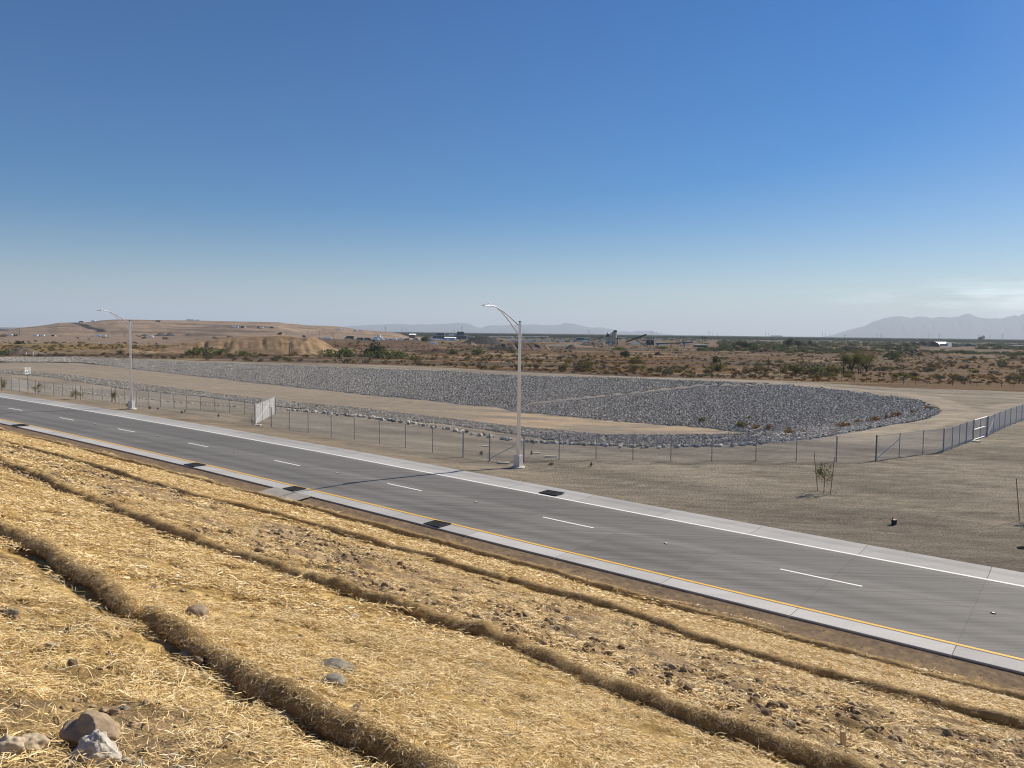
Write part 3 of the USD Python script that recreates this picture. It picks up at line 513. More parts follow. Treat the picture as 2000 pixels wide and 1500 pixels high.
for nm, tf, pts, lb in (('loose_straw', near_t, strew(8, 28, 12, 28, 26, 2.0, 10), 'loose golden straw strewn over the bank nearest the viewer'), ('straw_mulch', mid_t, strew(-16, 30, .8, 28, 11, 10, 24), 'golden straw mulch over the middle of the bank'), ('distant_straw_mulch', far_t, strew(-75, 32, .8, 20, 3.5, 24, 90), 'golden straw mulch over the far left of the bank')):
    n = len(pts); scatter('/World/' + nm, tf, pts, quats(np.tile(slope_n, (n, 1)) + rng.normal(0, .06, (n, 3)), rng.uniform(0, 6.28, n)), rng.uniform(.75, 1.2, n), rng.integers(0, len(tf), n), lb, 'straw')
fp, fn, fs = np.vstack(fuzz_p), np.vstack(fuzz_n), np.concatenate(fuzz_s)
scatter('/World/wattle_fuzz', fz_t, fp, quats(fn, rng.uniform(0, 6.28, len(fp))), fs, rng.integers(0, 4, len(fp)), 'stray straws sticking out of the straw wattles', 'straw')
# stakes that pin the wattles
for i, (px, py, h, w, lb) in enumerate(((1648, 1462, .2, .045, 'short square wooden stake standing on the second wattle row at lower right'), (917, 1112, .13, .03, 'small dark stake on the third wattle row below the grate'), (1247, 1209, .12, .04, 'leaning stub of a stake on the third wattle row, centre right'), (1396, 1258, .1, .05, 'stake stub with white tip on the third wattle row'), (588, 1023, .14, .03, 'thin stake on the third wattle row below the spillway'), (586 + 60, 1034, .14, .03, 'leaning thin stake right of the spillway on the third wattle row'), (530, 1005, .16, .03, 'thin dark stake on the third wattle row left of the spillway'), (480, 988, .14, .03, 'thin dark stake on the third wattle row, far left of the spillway'), (866, 1060, .12, .05, 'dark stake stub on the lowest wattle row below the near grate'), (1098, 1122, .1, .05, 'frayed stake stub on the lowest wattle row, right of the dash'), (430, 947, .13, .03, 'thin stake on the lowest wattle row left of the spillway'))):
    q, s, d = bank_hit(px, py); t = thing('wooden_stake', lb, 'stake', q, rng.uniform(0, 3))
    part('shaft', (np.array([[x * w / 2 + (z > 0) * .02 * (i % 3 - 1), y * w / 2, z] for x in (-1, 1) for y in (-1, 1) for z in (-.1, h)]), box((1, 1, 1))[1]), M['lath'] if i in (0, 2) else M['stake'], t)
# clods and stones
cl = [('clod', move(rock(rng, 1, .75, 1, .5), (0, 0, .2)), M['clod']) for _ in range(5)]
def clods(n, s0, s1, d0, d1, a, b, dens=None):
    s, d = rng.uniform(s0, s1, n), rng.uniform(d0, d1, n); p = bank(s, d)
    k = meshkit.fbm(np.stack([p[:, 0], p[:, 1], 0 * s], -1) * .55, 3, 71) > .47 if dens else np.ones(n, bool)
    return p[k], (a * (b / a) ** (rng.uniform(0, 1, n) ** 2.2))[k]
cp_, cs_ = zip(clods(26000, -16, 30, 10.3, 17.5, .010, .09, 1), clods(9000, -16, 30, 10.2, 17.6, .008, .03), clods(3500, 5, 27, 22.5, 26, .008, .045), clods(500, -10, 29, 2, 9.5, .012, .04), clods(1500, 5, 28, 18, 22, .008, .04), clods(900, -20, 30, .2, 1.5, .012, .03))
cp_, cs_ = np.vstack(cp_), np.concatenate(cs_)
scatter('/World/dirt_clods', cl, cp_, quats(np.tile(slope_n, (len(cp_), 1)), rng.uniform(0, 6.28, len(cp_))), cs_, rng.integers(0, 5, len(cp_)), 'brown dirt clods and small stones lying over the bank', 'dirt')
def stone(px, py, w, h, lb, m, sub=3, rough=.22, flat=None, rz=None):
    q, s, d = bank_hit(px, py); D = np.linalg.norm(q - [0, 0, EYE]); r = w / 2 * D / F; fl = flat or min(.95, h / w * 1.0)
    rr = np.random.default_rng(int(px * 7 + py)); t = thing('stone', lb, 'stone', q, 0 if rz is None else rz)
    part('stone_body', move(rock(rr, r, fl, sub, rough, (.55, .9) if sub < 4 else (.8, .98)), (0, 0, r * fl * .38)), m, t, smooth=28)
stone(384, 1206, 42, 32, 'rounded tan cobble on the straw above the nearest wattle', M['cobble'], 4)
stone(655, 1310, 64, 30, 'long flat grey cobble, larger of the two side by side', M['cobble_grey'], 4, .15)
stone(651, 1336, 42, 26, 'small tan grey cobble just below the long flat one', M['cobble_grey'], 4, .15)
stone(368, 1281, 30, 18, 'grey cobble in the straw below the nearest wattle', M['cobble_grey'], 4, .12)
stone(300, 1153, 18, 14, 'small dark brown stone left of the rounded tan cobble', M['brown_rock'])
stone(386, 1302, 30, 24, 'dark jagged clod below the grey cobble at the wattle', M['clod'], 3, .6)
stone(103, 1264, 22, 14, 'small tan stone on the straw at far left', M['cobble'])
stone(18, 1200, 28, 16, 'pale grey cobble at the left edge of the picture', M['cobble_grey'])
stone(240, 1386, 22, 10, 'flat bluish grey stone above the big brown boulder', M['cobble_grey'])
stone(137, 1235, 18, 14, 'brownish stone near the far left tan stone', M['brown_rock'])
stone(245, 1492, 20, 16, 'grey pebble right of the chalky boulder', M['cobble_grey'], 4, .1)
stone(268, 1497, 24, 16, 'blue grey pebble at the bottom edge right of the chalky boulder', M['cobble_grey'], 4, .1)
stone(695, 1390, 26, 18, 'brown stone lying on the nearest wattle', M['brown_rock'])
stone(690, 1208, 20, 12, 'pale pebble in the straw between the first two wattles', M['cobble'])
stone(1462, 1436, 24, 20, 'left round grey cobble tucked under the second wattle', M['cobble_grey'], 4, .12)
stone(1486, 1440, 20, 20, 'right round grey cobble tucked under the second wattle', M['cobble_grey'], 4, .12)
stone(1606, 1482, 18, 18, 'lone grey cobble under the second wattle near the square stake', M['cobble_grey'], 4, .12)
stone(1323, 1386, 34, 20, 'pale flat stone at the foot of the second wattle', M['cobble'], 3)
stone(1225, 1342, 20, 16, 'small grey stone at the foot of the second wattle', M['cobble_grey'])
stone(1418, 1410, 26, 24, 'dusty tan stone at the foot of the second wattle', M['cobble'])
stone(690, 1155 - 32, 16, 12, 'dark peaked stone beside the second wattle', M['brown_rock'])
stone(1110, 1213, 24, 14, 'brown cobble half buried in the rough clods at the centre', M['cobble'])
stone(1155, 1250, 18, 14, 'brown cobble lower down in the rough clods', M['cobble'])
stone(1545, 1418, 24, 14, 'reddish stone on top of the second wattle', M['brown_rock'])
stone(20, 1468, 40, 36, 'pale dirt lump at the bottom left corner', M['cobble'], 4, .5)
stone(62, 1465, 44, 34, 'crumbly brown dirt lump beside the bottom left corner', M['cobble'], 4, .6)
stone(130, 1500, 26, 16, 'small grey cobble in front of the brown boulder', M['cobble_grey'])
t_q, _, _ = bank_hit(178, 1462); D = np.linalg.norm(t_q - [0, 0, EYE]); u = D / F
t = thing('boulder', 'smooth brown boulder behind the chalky one at bottom left', 'boulder', t_q + [0, 0, .0])
part('stone_body', move(rock(np.random.default_rng(5), 47 * u, .72, 5, .6, (.62, .92)), (0, 0, 20 * u)), M['brown_rock'], t, smooth=30)
t_q, _, _ = bank_hit(196, 1497); D = np.linalg.norm(t_q - [0, 0, EYE]); u = D / F
t = thing('boulder', 'jagged chalky white boulder at the bottom left', 'boulder', t_q)
rk = rock(np.random.default_rng(23), 35 * u, 1.05, 5, .5, (.58, .86)); rv = np.array(rk[0]); rv *= 1 + (meshkit.fbm(rv * 30, 5, 6) - .5)[:, None] * .28
part('stone_body', move((rv, rk[1]), (.0, 0, 20 * u)), M['lime'], t, smooth=25)
tag(part('paper_scrap', cat(box((.5, .16, .01), (0, 0, .03), .3)), M['white']), 'white scrap of sheeting lying by the third wattle at far left', 'scrap'); UsdGeom.Xformable(stage.GetPrimAtPath('/World/paper_scrap')).AddTranslateOp().Set(Gf.Vec3d(*map(float, bank_hit(64, 880)[0])))

# ------------------------------------------------------------------ riprap
def normals(x, y):
    e = .5; return np.stack([-(LI(x + e, y) - LI(x - e, y)) / (2 * e), -(LI(x, y + e) - LI(x, y - e)) / (2 * e), np.ones_like(x)], -1)
def stone_tile(n, a, b):
    """n x n separate stones on a jittered one metre square"""
    ms = []
    for i in range(n):
        for j in range(n):
            r = a * (b / a) ** rng.uniform() * (1 if rng.uniform() > .06 else 1.35); m = rot(rock(rng, r, rng.uniform(.65, .95), 0, .35), rng.uniform(0, 6.28)); m = (m[0] @ trimesh.transformations.rotation_matrix(rng.uniform(-.9, .9), [1, 0, 0])[:3, :3], m[1]); m = rot(m, rng.uniform(0, 6.28))
            ms.append(move(m, ((i + .5 + rng.uniform(-.42, .42)) / n - .5, (j + .5 + rng.uniform(-.42, .42)) / n - .5, r * rng.uniform(.1, .7))))
    return cat(*ms)
VIEW = shapely.Polygon([(-14, 18), (30, 18), (190, 262), (-215, 262)])
for nm, pol, n_, a, b, lb in (('far_riprap', far_rip.difference(ramp_poly.buffer(.05)), 5, .08, .175, 'grey riprap stones covering the long far slope and rounded end of the basin'), ('near_riprap', near_rip, 5, .08, .15, 'grey riprap stones in the band on the near side of the basin floor')):
    pol = pol.intersection(VIEW).buffer(-.3); x0, y0, x1, y1 = pol.bounds; q = np.stack(np.meshgrid(np.arange(x0, x1, .98), np.arange(y0, y1, .98)), -1).reshape(-1, 2); q = q[shapely.contains_xy(pol, q[:, 0], q[:, 1])]; q = q + rng.uniform(-.05, .05, q.shape); z = LI(q); n = len(q); pr = [('stone_patch', stone_tile(n_, a, b), M['stone'] if nm == 'far_riprap' else M['stone_dark']) for _ in range(12)]
    scatter('/World/' + nm, pr, np.c_[q, z], quats(normals(q[:, 0], q[:, 1]), rng.integers(0, 4, n) * np.pi / 2), rng.uniform(.97, 1.03, n), rng.integers(0, 12, n), lb, 'riprap')
src = []
for k in range(6):
    s_ = source('rim_stone'); part('stone_body', move(rock(rng, 1, .75, 1, .3), (0, 0, .35)), M['pale_stone'], s_); src.append(s_)
def along(name, x0, x1, step, jit, a, b, lb, grp):
    a, b = a * .72, b * .72
    c = WP[name]; pa, pb = on_z((x0, np.interp(x0, *np.array(CURVES[name][0]).T)), .2)[0], on_z((x1, np.interp(x1, *np.array(CURVES[name][0]).T)), .2)[0]
    c = c[(c[:, 0] >= min(pa, pb)) & (c[:, 0] <= max(pa, pb))]; L = np.r_[0, np.cumsum(np.linalg.norm(np.diff(c[:, :2], axis=0), axis=1))]; s = 0
    while s < L[-1]:
        p = np.array([np.interp(s, L, c[:, i]) for i in range(3)]) + np.r_[rng.normal(0, jit, 2), 0]; p[2] = LI(p[None, :2])[0]; sz = rng.uniform(a, b)
        copy(src[rng.integers(6)], 'rim_stone', lb, 'stone', p, rng.uniform(0, 6.28), sz, grp); s += sz * step * rng.uniform(.8, 1.4)
along('rim', 560, 1060, 1.55, .35, .24, .42, 'pale angular stone in the row edging the gravel beside the basin ramp', 'pale stones along the middle of the near rim')
along('rim', 1062, 1500, 1.7, .3, .22, .36, 'pale stone at the outer edge of the near riprap behind the fence', 'pale stones along the right of the near rim')
along('rim', 60, 555, 3.2, .15, .16, .26, 'small pale stone in the thin line behind the left fence', 'pale stones along the left of the near rim')

# ------------------------------------------------------------------ plants
def cards(n, clumps, size, shape=(1, 1, 1), flat=.0, seed=0, base=.12):
    r = np.random.default_rng(seed); c = r.normal(size=(clumps, 3)); c /= np.linalg.norm(c, axis=1, keepdims=True); c *= r.uniform(.25, .72, (clumps, 1)); c[:, 2] = np.abs(c[:, 2]) * .75 + base
    i = r.integers(0, clumps, n); rad = r.uniform(.2, .42, clumps)[i]; d = r.normal(size=(n, 3)); d /= np.linalg.norm(d, axis=1, keepdims=True); p = c[i] + d * (rad * r.uniform(.35, 1, n) ** .5)[:, None]
    p[:, 2] = np.maximum(p[:, 2], .02); p = p * np.array(shape); a = r.normal(size=(n, 3)); a /= np.linalg.norm(a, axis=1, keepdims=True); b = np.cross(a, r.normal(size=(n, 3))); b /= np.linalg.norm(b, axis=1, keepdims=True)
    s = (size * r.uniform(.5, 1.3, n))[:, None]; v = np.stack([p - a * s, p + b * s * .45, p + a * s, p - b * s * .45], 1).reshape(-1, 3); return v, np.arange(n * 4).reshape(n, 4)
def twigs(n, seed, h=.7, r0=.03, spread=.55):
    r = np.random.default_rng(seed); ms = []
    for k in range(n):
        th = r.uniform(0, 6.28); e = np.array([math.cos(th) * spread * r.uniform(.3, 1), math.sin(th) * spread * r.uniform(.3, 1), h * r.uniform(.6, 1)]); mid = e * .5 + np.r_[r.normal(0, .06, 2), .06]
        ms.append(tube(np.array([[0, 0, -.05], mid, e]), np.array([r0, r0 * .7, r0 * .25]), 5))
    return cat(*ms)
SH = {}
for kind, m, n, cs in (('green', 'leaf_green', 520, .085), ('dark', 'leaf_dark', 560, .09), ('olive', 'leaf_olive', 480, .08), ('dry', 'leaf_dry', 340, .07), ('orange', 'leaf_orange', 420, .075), ('grey', 'leaf_grey', 380, .075)):
    SH[kind] = []
    for k in range(3):
        s_ = source('shrub'); part('foliage', cards(n, 9 + 2 * k, cs, seed=100 + k + len(SH) * 10), M[m], s_); part('stem', twigs(6, k + 5), M['bark'], s_); SH[kind].append(s_)
TR = {}
for kind, m in (('green', 'leaf_green'), ('dark', 'leaf_dark'), ('olive', 'leaf_olive')):
    s_ = source('tree'); v, f = cards(900, 13, .075, seed=77 + len(TR)); v = v * np.array([1, 1, .72]) + np.array([0, 0, .28]); part('crown', (v, f), M[m], s_)
    part('trunk', cat(tube(np.array([[0, 0, -.05], [.03, 0, .2], [.0, .02, .4]]), np.array([.05, .04, .035]), 7), *[tube(np.array([[0, .01, .28 + .04 * q], [math.cos(q * 1.3) * .25, math.sin(q * 1.3) * .25, .5], [math.cos(q * 1.3) * .5, math.sin(q * 1.3) * .5, .72]]), np.array([.03, .02, .008]), 5) for q in range(5)]), M['bark'], s_); TR[kind] = s_
def plant(kind, px, base, w, h, lb, group=None, tree=False, y=None):
    p = hit(px, base) if y is None else at_depth(px, base, y); dep = p[1]; k = dep / F / cp
    k *= 1.45 if base > 795 and base < 850 and w > 6 and 1300 < px else 1.0
    srcs = TR[kind] if tree else SH[kind][int(px) % 3]
    p[2] = ground_z(p[0], p[1]) if y is None else p[2]
    copy(srcs, 'tree' if tree else 'shrub', lb, 'tree' if tree else 'shrub', p, (px * 1.7) % 6.28, (w * k / 1.5, w * k / 1.5, h * k / (.88 if not tree else .95)), group)
for a in (('green', 372, 691, 26, 9, 'low green shrub, leftmost at the foot of the dirt mound'), ('green', 398, 692, 50, 18, 'wide green shrub at the left foot of the dirt mound'), ('green', 432, 693, 38, 13, 'flat green shrub right of the wide one at the mound foot'), ('green', 476, 694, 30, 12, 'rounded green shrub at the middle of the mound foot'), ('dark', 546, 691, 20, 10, 'round dark shrub left of the short dark post by the mound'), ('green', 576, 692, 22, 15, 'green shrub right of the short dark post by the mound'),
          ('green', 662, 696, 65, 19, 'broad green shrub right of the mound, left of the biggest clump'), ('dark', 735, 695, 62, 29, 'tall dark green heart of the biggest shrub clump'), ('green', 752, 700, 72, 20, 'bright green front of the biggest shrub clump'), ('green', 778, 696, 34, 14, 'grey green shrub at the right of the biggest clump'), ('olive', 812, 704, 34, 12, 'olive shrub in front of the ruddy bank'), ('green', 885, 692, 28, 12, 'green shrub below the white tent'), ('green', 934, 692, 34, 15, 'fresh green shrub in front of the black gravel heap'), ('green', 1001, 689, 16, 9, 'small green shrub just left of the main lamp post'),
          ('olive', 1147, 720, 40, 18, 'yellow olive shrub right of the main lamp post'), ('dark', 1220, 696, 26, 13, 'dark round shrub in front of the silos'), ('green', 1210, 684, 30, 9, 'pale green low shrub at the foot of the silos'), ('olive', 1244, 710, 34, 17, 'olive round shrub below the dark round one'), ('olive', 1240, 722, 26, 11, 'low olive shrub behind the far wire fence'), ('green', 1294, 682, 26, 8, 'low green shrub under the long conveyor'), ('dark', 1397, 708, 20, 16, 'bare dark shrub above the yellow green one'), ('olive', 1402, 725, 46, 21, 'large yellow green shrub at the far fence'), ('dry', 1475, 726, 40, 12, 'tangled leafless brush at the far fence'),
          ('green', 1418, 684, 28, 17, 'dark green shrub left of the round dark tree'), ('green', 1476, 684, 26, 12, 'light green shrub right of the round dark tree'), ('olive', 1552, 730, 50, 25, 'left olive shrub of the group beside the forked trees'), ('green', 1586, 731, 42, 25, 'bright green shrub in the group beside the forked trees'), ('olive', 1622, 729, 50, 20, 'olive shrub touching the left forked tree'), ('green', 1530, 682, 20, 11, 'dark low shrub left of the tall tree cluster'), ('grey', 1655, 686, 40, 15, 'pale grey green shrub behind the forked trees'), ('green', 1745, 702, 30, 19, 'round grey green shrub left of the debris heap'), ('dry', 1978, 702, 40, 14, 'dark thorny brush at the right edge'), ('grey', 1953, 716, 30, 14, 'thin grey shrub with dark trunk near the right edge'), ('grey', 1888, 719, 14, 10, 'small pale round shrub on the straw coloured grass'),
          ('dark', 40, 672, 15, 8, 'round dark shrub alone on the far left flat'), ('green', 5, 691, 22, 10, 'green shrub at the left edge behind the riprap'), ('olive', 237, 690, 22, 8, 'dry olive mound of brush left of the left lamp'), ('dry', 1912, 718, 8, 8, 'small dark stump-like bush on the yellow grass'),
          ('orange', 1541, 848, 20, 10, 'orange dry bush, first in the row on the stones at right'), ('orange', 1570, 846, 10, 5, 'small orange bush just right of the first in the row'), ('orange', 1645, 836, 18, 9, 'orange bush in the middle of the row on the stones'), ('orange', 1656, 833, 10, 7, 'small orange bush touching the middle one'), ('orange', 1675, 827, 11, 7, 'small rounded orange bush right of the middle of the row'), ('orange', 1709, 824, 20, 9, 'broad orange bush in the row on the stones'), ('dry', 1731, 819, 11, 8, 'brown bush between two orange ones on the stones'), ('orange', 1752, 815, 16, 9, 'rust orange bush near the tip of the stones'), ('orange', 1783, 807, 9, 5, 'last small orange bush before the tip of the stones'), ('orange', 1818, 799, 18, 5, 'thin dry bush at the very tip of the stones'),
          ('olive', 1373, 823, 16, 7, 'single yellow green bush out on the far riprap'), ('olive', 1446, 832, 26, 7, 'flat olive bush at the toe of the far riprap'), ('orange', 1478, 838, 18, 7, 'flat orange bush at the toe of the far riprap'), ('olive', 1463, 817, 8, 4, 'tiny bush above the flat olive one on the riprap'), ('orange', 1502, 838, 12, 7, 'orange tuft beside the pipe railing'), ('dry', 618, 795, 14, 5, 'dry brush on the near riprap right of the fence corner'), ('orange', 678, 808, 10, 5, 'small orange bush on the near riprap')):
    plant(*a)
for px, b, w, h, lb in ((248, 794, 5, 8, 'small round shrub just left of the left lamp base'), (292, 799, 6, 8, 'first small shrub right of the left lamp base'), (308, 800, 5, 6, 'second small shrub right of the left lamp base'), (355, 807, 5, 7, 'left shrub of the close pair on the verge'), (361, 805, 4, 7, 'right shrub of the close pair on the verge'), (427, 814, 5, 8, 'lone small shrub on the verge left of the fence corner'), (940, 888, 8, 11, 'sparse weed behind the fence left of the main lamp'), (1038, 888, 6, 9, 'weed by the white slab right of the main lamp'), (1155, 910, 8, 8, 'low dark weed in the gravel right of the main lamp'), (1076, 908, 10, 6, 'flat weed in the gravel close right of the main lamp')): plant('grey' if px < 900 else 'green', px, b, w, h, lb)
plant('dark', 1450, 684, 34, 20, 'round dark tree on the flats, right of the palms', None, True); plant('dark', 1540, 681, 20, 23, 'tall dark tree, left of the tree cluster', None, True); plant('dark', 1560, 680, 22, 18, 'middle tree of the cluster right of centre', None, True); plant('dark', 1582, 679, 10, 17, 'lollipop shaped dark tree standing alone', None, True); plant('dark', 832, 671, 24, 16, 'dark bushy tree left of the white tent', None, True); plant('dark', 547, 656, 10, 8, 'small round tree on top of the dirt mound', None, True, 420.)
plant('dark', 1917, 669, 13, 14, 'dark lopsided tree near the right edge by a power pole', None, True)
for i, (px, w, h) in enumerate(((1768, 16, 10), (1786, 20, 11), (1804, 18, 13), (1820, 20, 13), (1890, 18, 8), (1738, 22, 9), (1935, 20, 8))): plant('dark', px, 678, w, h, f'{ords[i]} from the left in the tree row by the white hangar', None, True, 840.)
# the two forked trees by the far fence
for px, base, hpx, wpx, sd, lb in ((1663, 728, 42, 36, 3, 'left forked mesquite tree with dark limbs by the far fence'), (1692, 727, 38, 42, 8, 'right forked mesquite tree leaning right by the far fence')):
    p = hit(px, base); k = p[1] / F / cp; t = thing('mesquite_tree', lb, 'tree', (p[0], p[1], ground_z(p[0], p[1]))); r = np.random.default_rng(sd); H_, W_ = hpx * k, wpx * k; lim = []; tips = []
    for q in range(6):
        th = r.uniform(0, 6.28); e = np.array([math.cos(th) * W_ * .4, math.sin(th) * W_ * .35, H_ * r.uniform(.6, .9)]); mid = np.array([e[0] * .45, e[1] * .45, H_ * r.uniform(.33, .5)]); b0 = np.array([0, 0, H_ * .12]); lim.append(tube(np.array([b0, mid * .5 + b0 * .5 + [0, 0, .1], mid, e]), np.array([.16, .13, .1, .035]), 6)); tips += [e, mid * .4 + e * .6]
    part('trunk', cat(tube(np.array([[0, 0, -.2], [.05, 0, H_ * .16]]), np.array([.26, .18]), 8)), M['bark'], t)
    for l in lim: part('limb', l, M['bark'], t)
    tips = np.array(tips); n = 3600; c = tips[r.integers(0, len(tips), n)] + r.normal(0, 1, (n, 3)) * np.array([W_ * .14, W_ * .14, H_ * .12]); a = r.normal(size=(n, 3)); a /= np.linalg.norm(a, axis=1, keepdims=True); b = np.cross(a, r.normal(size=(n, 3))); b /= np.linalg.norm(b, axis=1, keepdims=True); s_ = r.uniform(.08, .22, (n, 1))
    part('crown', (np.stack([c - a * s_, c + b * s_ * .4, c + a * s_, c - b * s_ * .4], 1).reshape(-1, 3), np.arange(4 * n).reshape(n, 4)), M['leaf_olive'], t)
# saplings and their stakes
def sapling(px, base, hpx, wpx, sd, lb, m='leaf_green'):
    p = hit(px, base); k = p[1] / F / cp; t = thing('sapling', lb, 'tree', p); r = np.random.default_rng(sd); H_, W_ = hpx * k, wpx * k; tips = []; br = []
    for q in range(9):
        z0 = H_ * r.uniform(.25, .7); th = r.uniform(0, 6.28); L = W_ * r.uniform(.3, .6); e = np.array([math.cos(th) * L, math.sin(th) * L, z0 + H_ * r.uniform(.0, .3)]); br.append(tube(np.array([[0, 0, z0], e * .5 + np.array([0, 0, z0 * .5 + .05]), e]), np.array([.012, .009, .004]), 4)); tips += [e, e * .6 + np.array([0, 0, z0 * .4])]
    part('trunk', tube(np.array([[0, 0, -.05], [.02, .01, H_ * .4], [.0, .02, H_]]), np.array([.022, .017, .006]), 6), M['stake'], t); part('branch', cat(*br), M['stake'], t)
    tips = np.array(tips); n = 560; c = tips[r.integers(0, len(tips), n)] + r.normal(0, .10, (n, 3)) * np.array([1, 1, 1.2]); c[:, 2] = np.clip(c[:, 2], .2, H_ * 1.02); a = r.normal(size=(n, 3)); a /= np.linalg.norm(a, axis=1, keepdims=True); b = np.cross(a, r.normal(size=(n, 3))); b /= np.linalg.norm(b, axis=1, keepdims=True); s_ = r.uniform(.03, .075, (n, 1))
    part('crown', (np.stack([c - a * s_, c + b * s_ * .35, c + a * s_, c - b * s_ * .35], 1).reshape(-1, 3), np.arange(4 * n).reshape(n, 4)), M[m], t)
def stake(px, base, tx, ty, lb, m='stake', r=.022):
    p = hit(px, base); e = at_depth(tx, ty, p[1]) - p; t = thing('support_stake', lb, 'stake', p); part('shaft', tube(np.array([-e * .04, e]), np.array([r, r * .9]), 7), M[m], t)
sapling(1609, 962, 58, 26, 4, 'young green tree between two brown stakes right of centre'); stake(1597, 958, 1590, 885, 'brown stake leaning left beside the young tree'); stake(1622, 964, 1630, 893, 'brown stake leaning right beside the young tree')
stake(1991, 1017, 1985, 935, 'brown stake alone at the right edge of the picture'); sapling(2016, 1020, 60, 22, 9, 'young tree at the right edge beside the lone brown stake'); stake(2036, 1022, 2040, 938, 'brown stake on the far side of the young tree at the right edge')
sapling(4, 764, 24, 15, 12, 'young tree at the left edge of the picture behind the road'); sapling(73, 771, 24, 17, 13, 'young tree just right of the speed limit sign'); sapling(150, 780, 18, 16, 14, 'young tree with a stake, third from the left'); sapling(220, 785, 22, 12, 15, 'young tree left of the left street lamp')
for a in ((3, 763, 3, 736, 'dark stake at the left edge of the picture'), (69, 770, 69, 742, 'left stake of the young tree by the sign'), (76, 770, 75.5, 745, 'right stake of the young tree by the sign'), (148, 780, 148, 753, 'left stake of the third young tree'), (157, 781, 157, 753, 'tall dark right stake of the third young tree'), (218, 786, 218, 757, 'left stake of the young tree by the left lamp'), (225, 787, 225.5, 757, 'right stake of the young tree by the left lamp')): stake(*a, r=.03)
stake(235, 795, 233.5, 780, 'short pale survey lath left of the left lamp', 'lath', .03)

# ------------------------------------------------------------------ street lamps
def lamp(px, base, top, az, L, lb):
    p = hit(px, base); H_ = (base - top) * p[1] / F; t = thing('street_lamp', lb, 'street lamp', p, az)        # the arm reaches along local +x
    part('foundation', cat(cyl(.46, .46, -.3, .06, 28), cyl(.46, .42, .06, .085, 28)), M['slab'], t, smooth=40)
    part('base_shroud', cat(box((.46, .46, .72), (0, 0, .445)), box((.50, .50, .05), (0, 0, .11)), box((.42, .42, .04), (0, 0, .825))), M['steel'], t)
    part('pole', tube(np.array([[0, 0, .8], [0, 0, H_ * .5], [0, 0, H_]]), np.array([.135, .115, .09]), 20), M['alu'], t, smooth=40)
    part('pole_cap', cat(cyl(.094, .094, H_ + .002, H_ + .03, 20), cyl(.094, .05, H_ + .03, H_ + .06, 20)), M['dark'], t, smooth=40)
    A = np.array([[.08, 0, H_ - .25], [L * .3, 0, H_ + .28], [L * .55, 0, H_ + .68], [L * .68, 0, H_ + .84], [L * .78, 0, H_ + .92], [L * .9, 0, H_ + .935]])
    part('upper_arm', tube(A, np.array([.048, .043, .038, .036, .034, .03]), 12), M['alu'], t, smooth=40)
    B = np.array([[.08, 0, H_ - .9], [L * .28, 0, H_ - .12], [L * .5, 0, H_ + .46], [L * .6, 0, H_ + .66], [L * .67, 0, H_ + .765]])
    part('lower_arm', tube(B, np.array([.042, .038, .034, .032, .03]), 12), M['alu'], t, smooth=40)
    part('tie_rod', bar((L * .15, 0, H_ + .01), (L * .15, 0, H_ - .46), .008), M['alu'], t)
    for z in (H_ - .25, H_ - .9):
        c = part('clamp', cyl(.125, .125, z - .09, z + .09, 18), M['alu'], t, smooth=40)
        for sgn in (-1, 1): part('bolt', box((.05, .04, .05), (-.12, sgn * .05, z)), M['steel'], c)
    x0 = L * .88; prof = np.array([[x0, .05, .05], [x0 + .14, .10, .075], [x0 + .42, .16, .075], [x0 + .72, .15, .05], [x0 + .86, .10, .03]]); n = 12; th = np.arange(n) / n * 2 * np.pi
    R_ = np.array([[[x, w * math.cos(a), H_ + .94 + (h if math.sin(a) > 0 else h * .45) * math.sin(a)] for a in th] for x, w, h in prof]); R_ = np.concatenate([R_, R_[:, :1]], 1); v, f = grid_mesh(R_)
    lum = part('luminaire', cat((v, f), (np.vstack([R_[0, :n], R_[0, :n].mean(0)]), np.array([[k, (k + 1) % n, n] for k in range(n)])), (np.vstack([R_[-1, :n], R_[-1, :n].mean(0)]), np.array([[(k + 1) % n, k, n] for k in range(n)]))), M['alu'], t, smooth=40)
    part('lens', box((.42, .2, .012), (x0 + .5, 0, H_ + .90)), M['lens'], lum); part('photocell', cat(cyl(.04, .045, H_ + 1.0, H_ + 1.1, 12, (x0 + .22, 0)), cyl(.045, .02, H_ + 1.1, H_ + 1.13, 12, (x0 + .22, 0))), M['white'], lum, smooth=40)
    part('hand_hole_cover', box((.012, .1, .18), (.136, 0, 1.15)), M['steel'], t)
def arm_az(px, base, tip_px, L):
    p = hit(px, base); th = np.linspace(-math.pi, -.2, 2000); r_ = ray((tip_px, 600)); e = abs((p[0] + L * np.cos(th)) / (p[1] + L * np.sin(th)) - r_[0] / r_[1]); return float(th[np.argmin(e)])
lamp(1012, 913, 627, arm_az(1012, 913, 942, 4.29), 3.9, 'tall grey street lamp in the middle, taller and nearer of the two')
lamp(257, 799, 627, arm_az(257, 799, 190, 4.29), 3.9, 'farther grey street lamp at the left, seen against the hill')

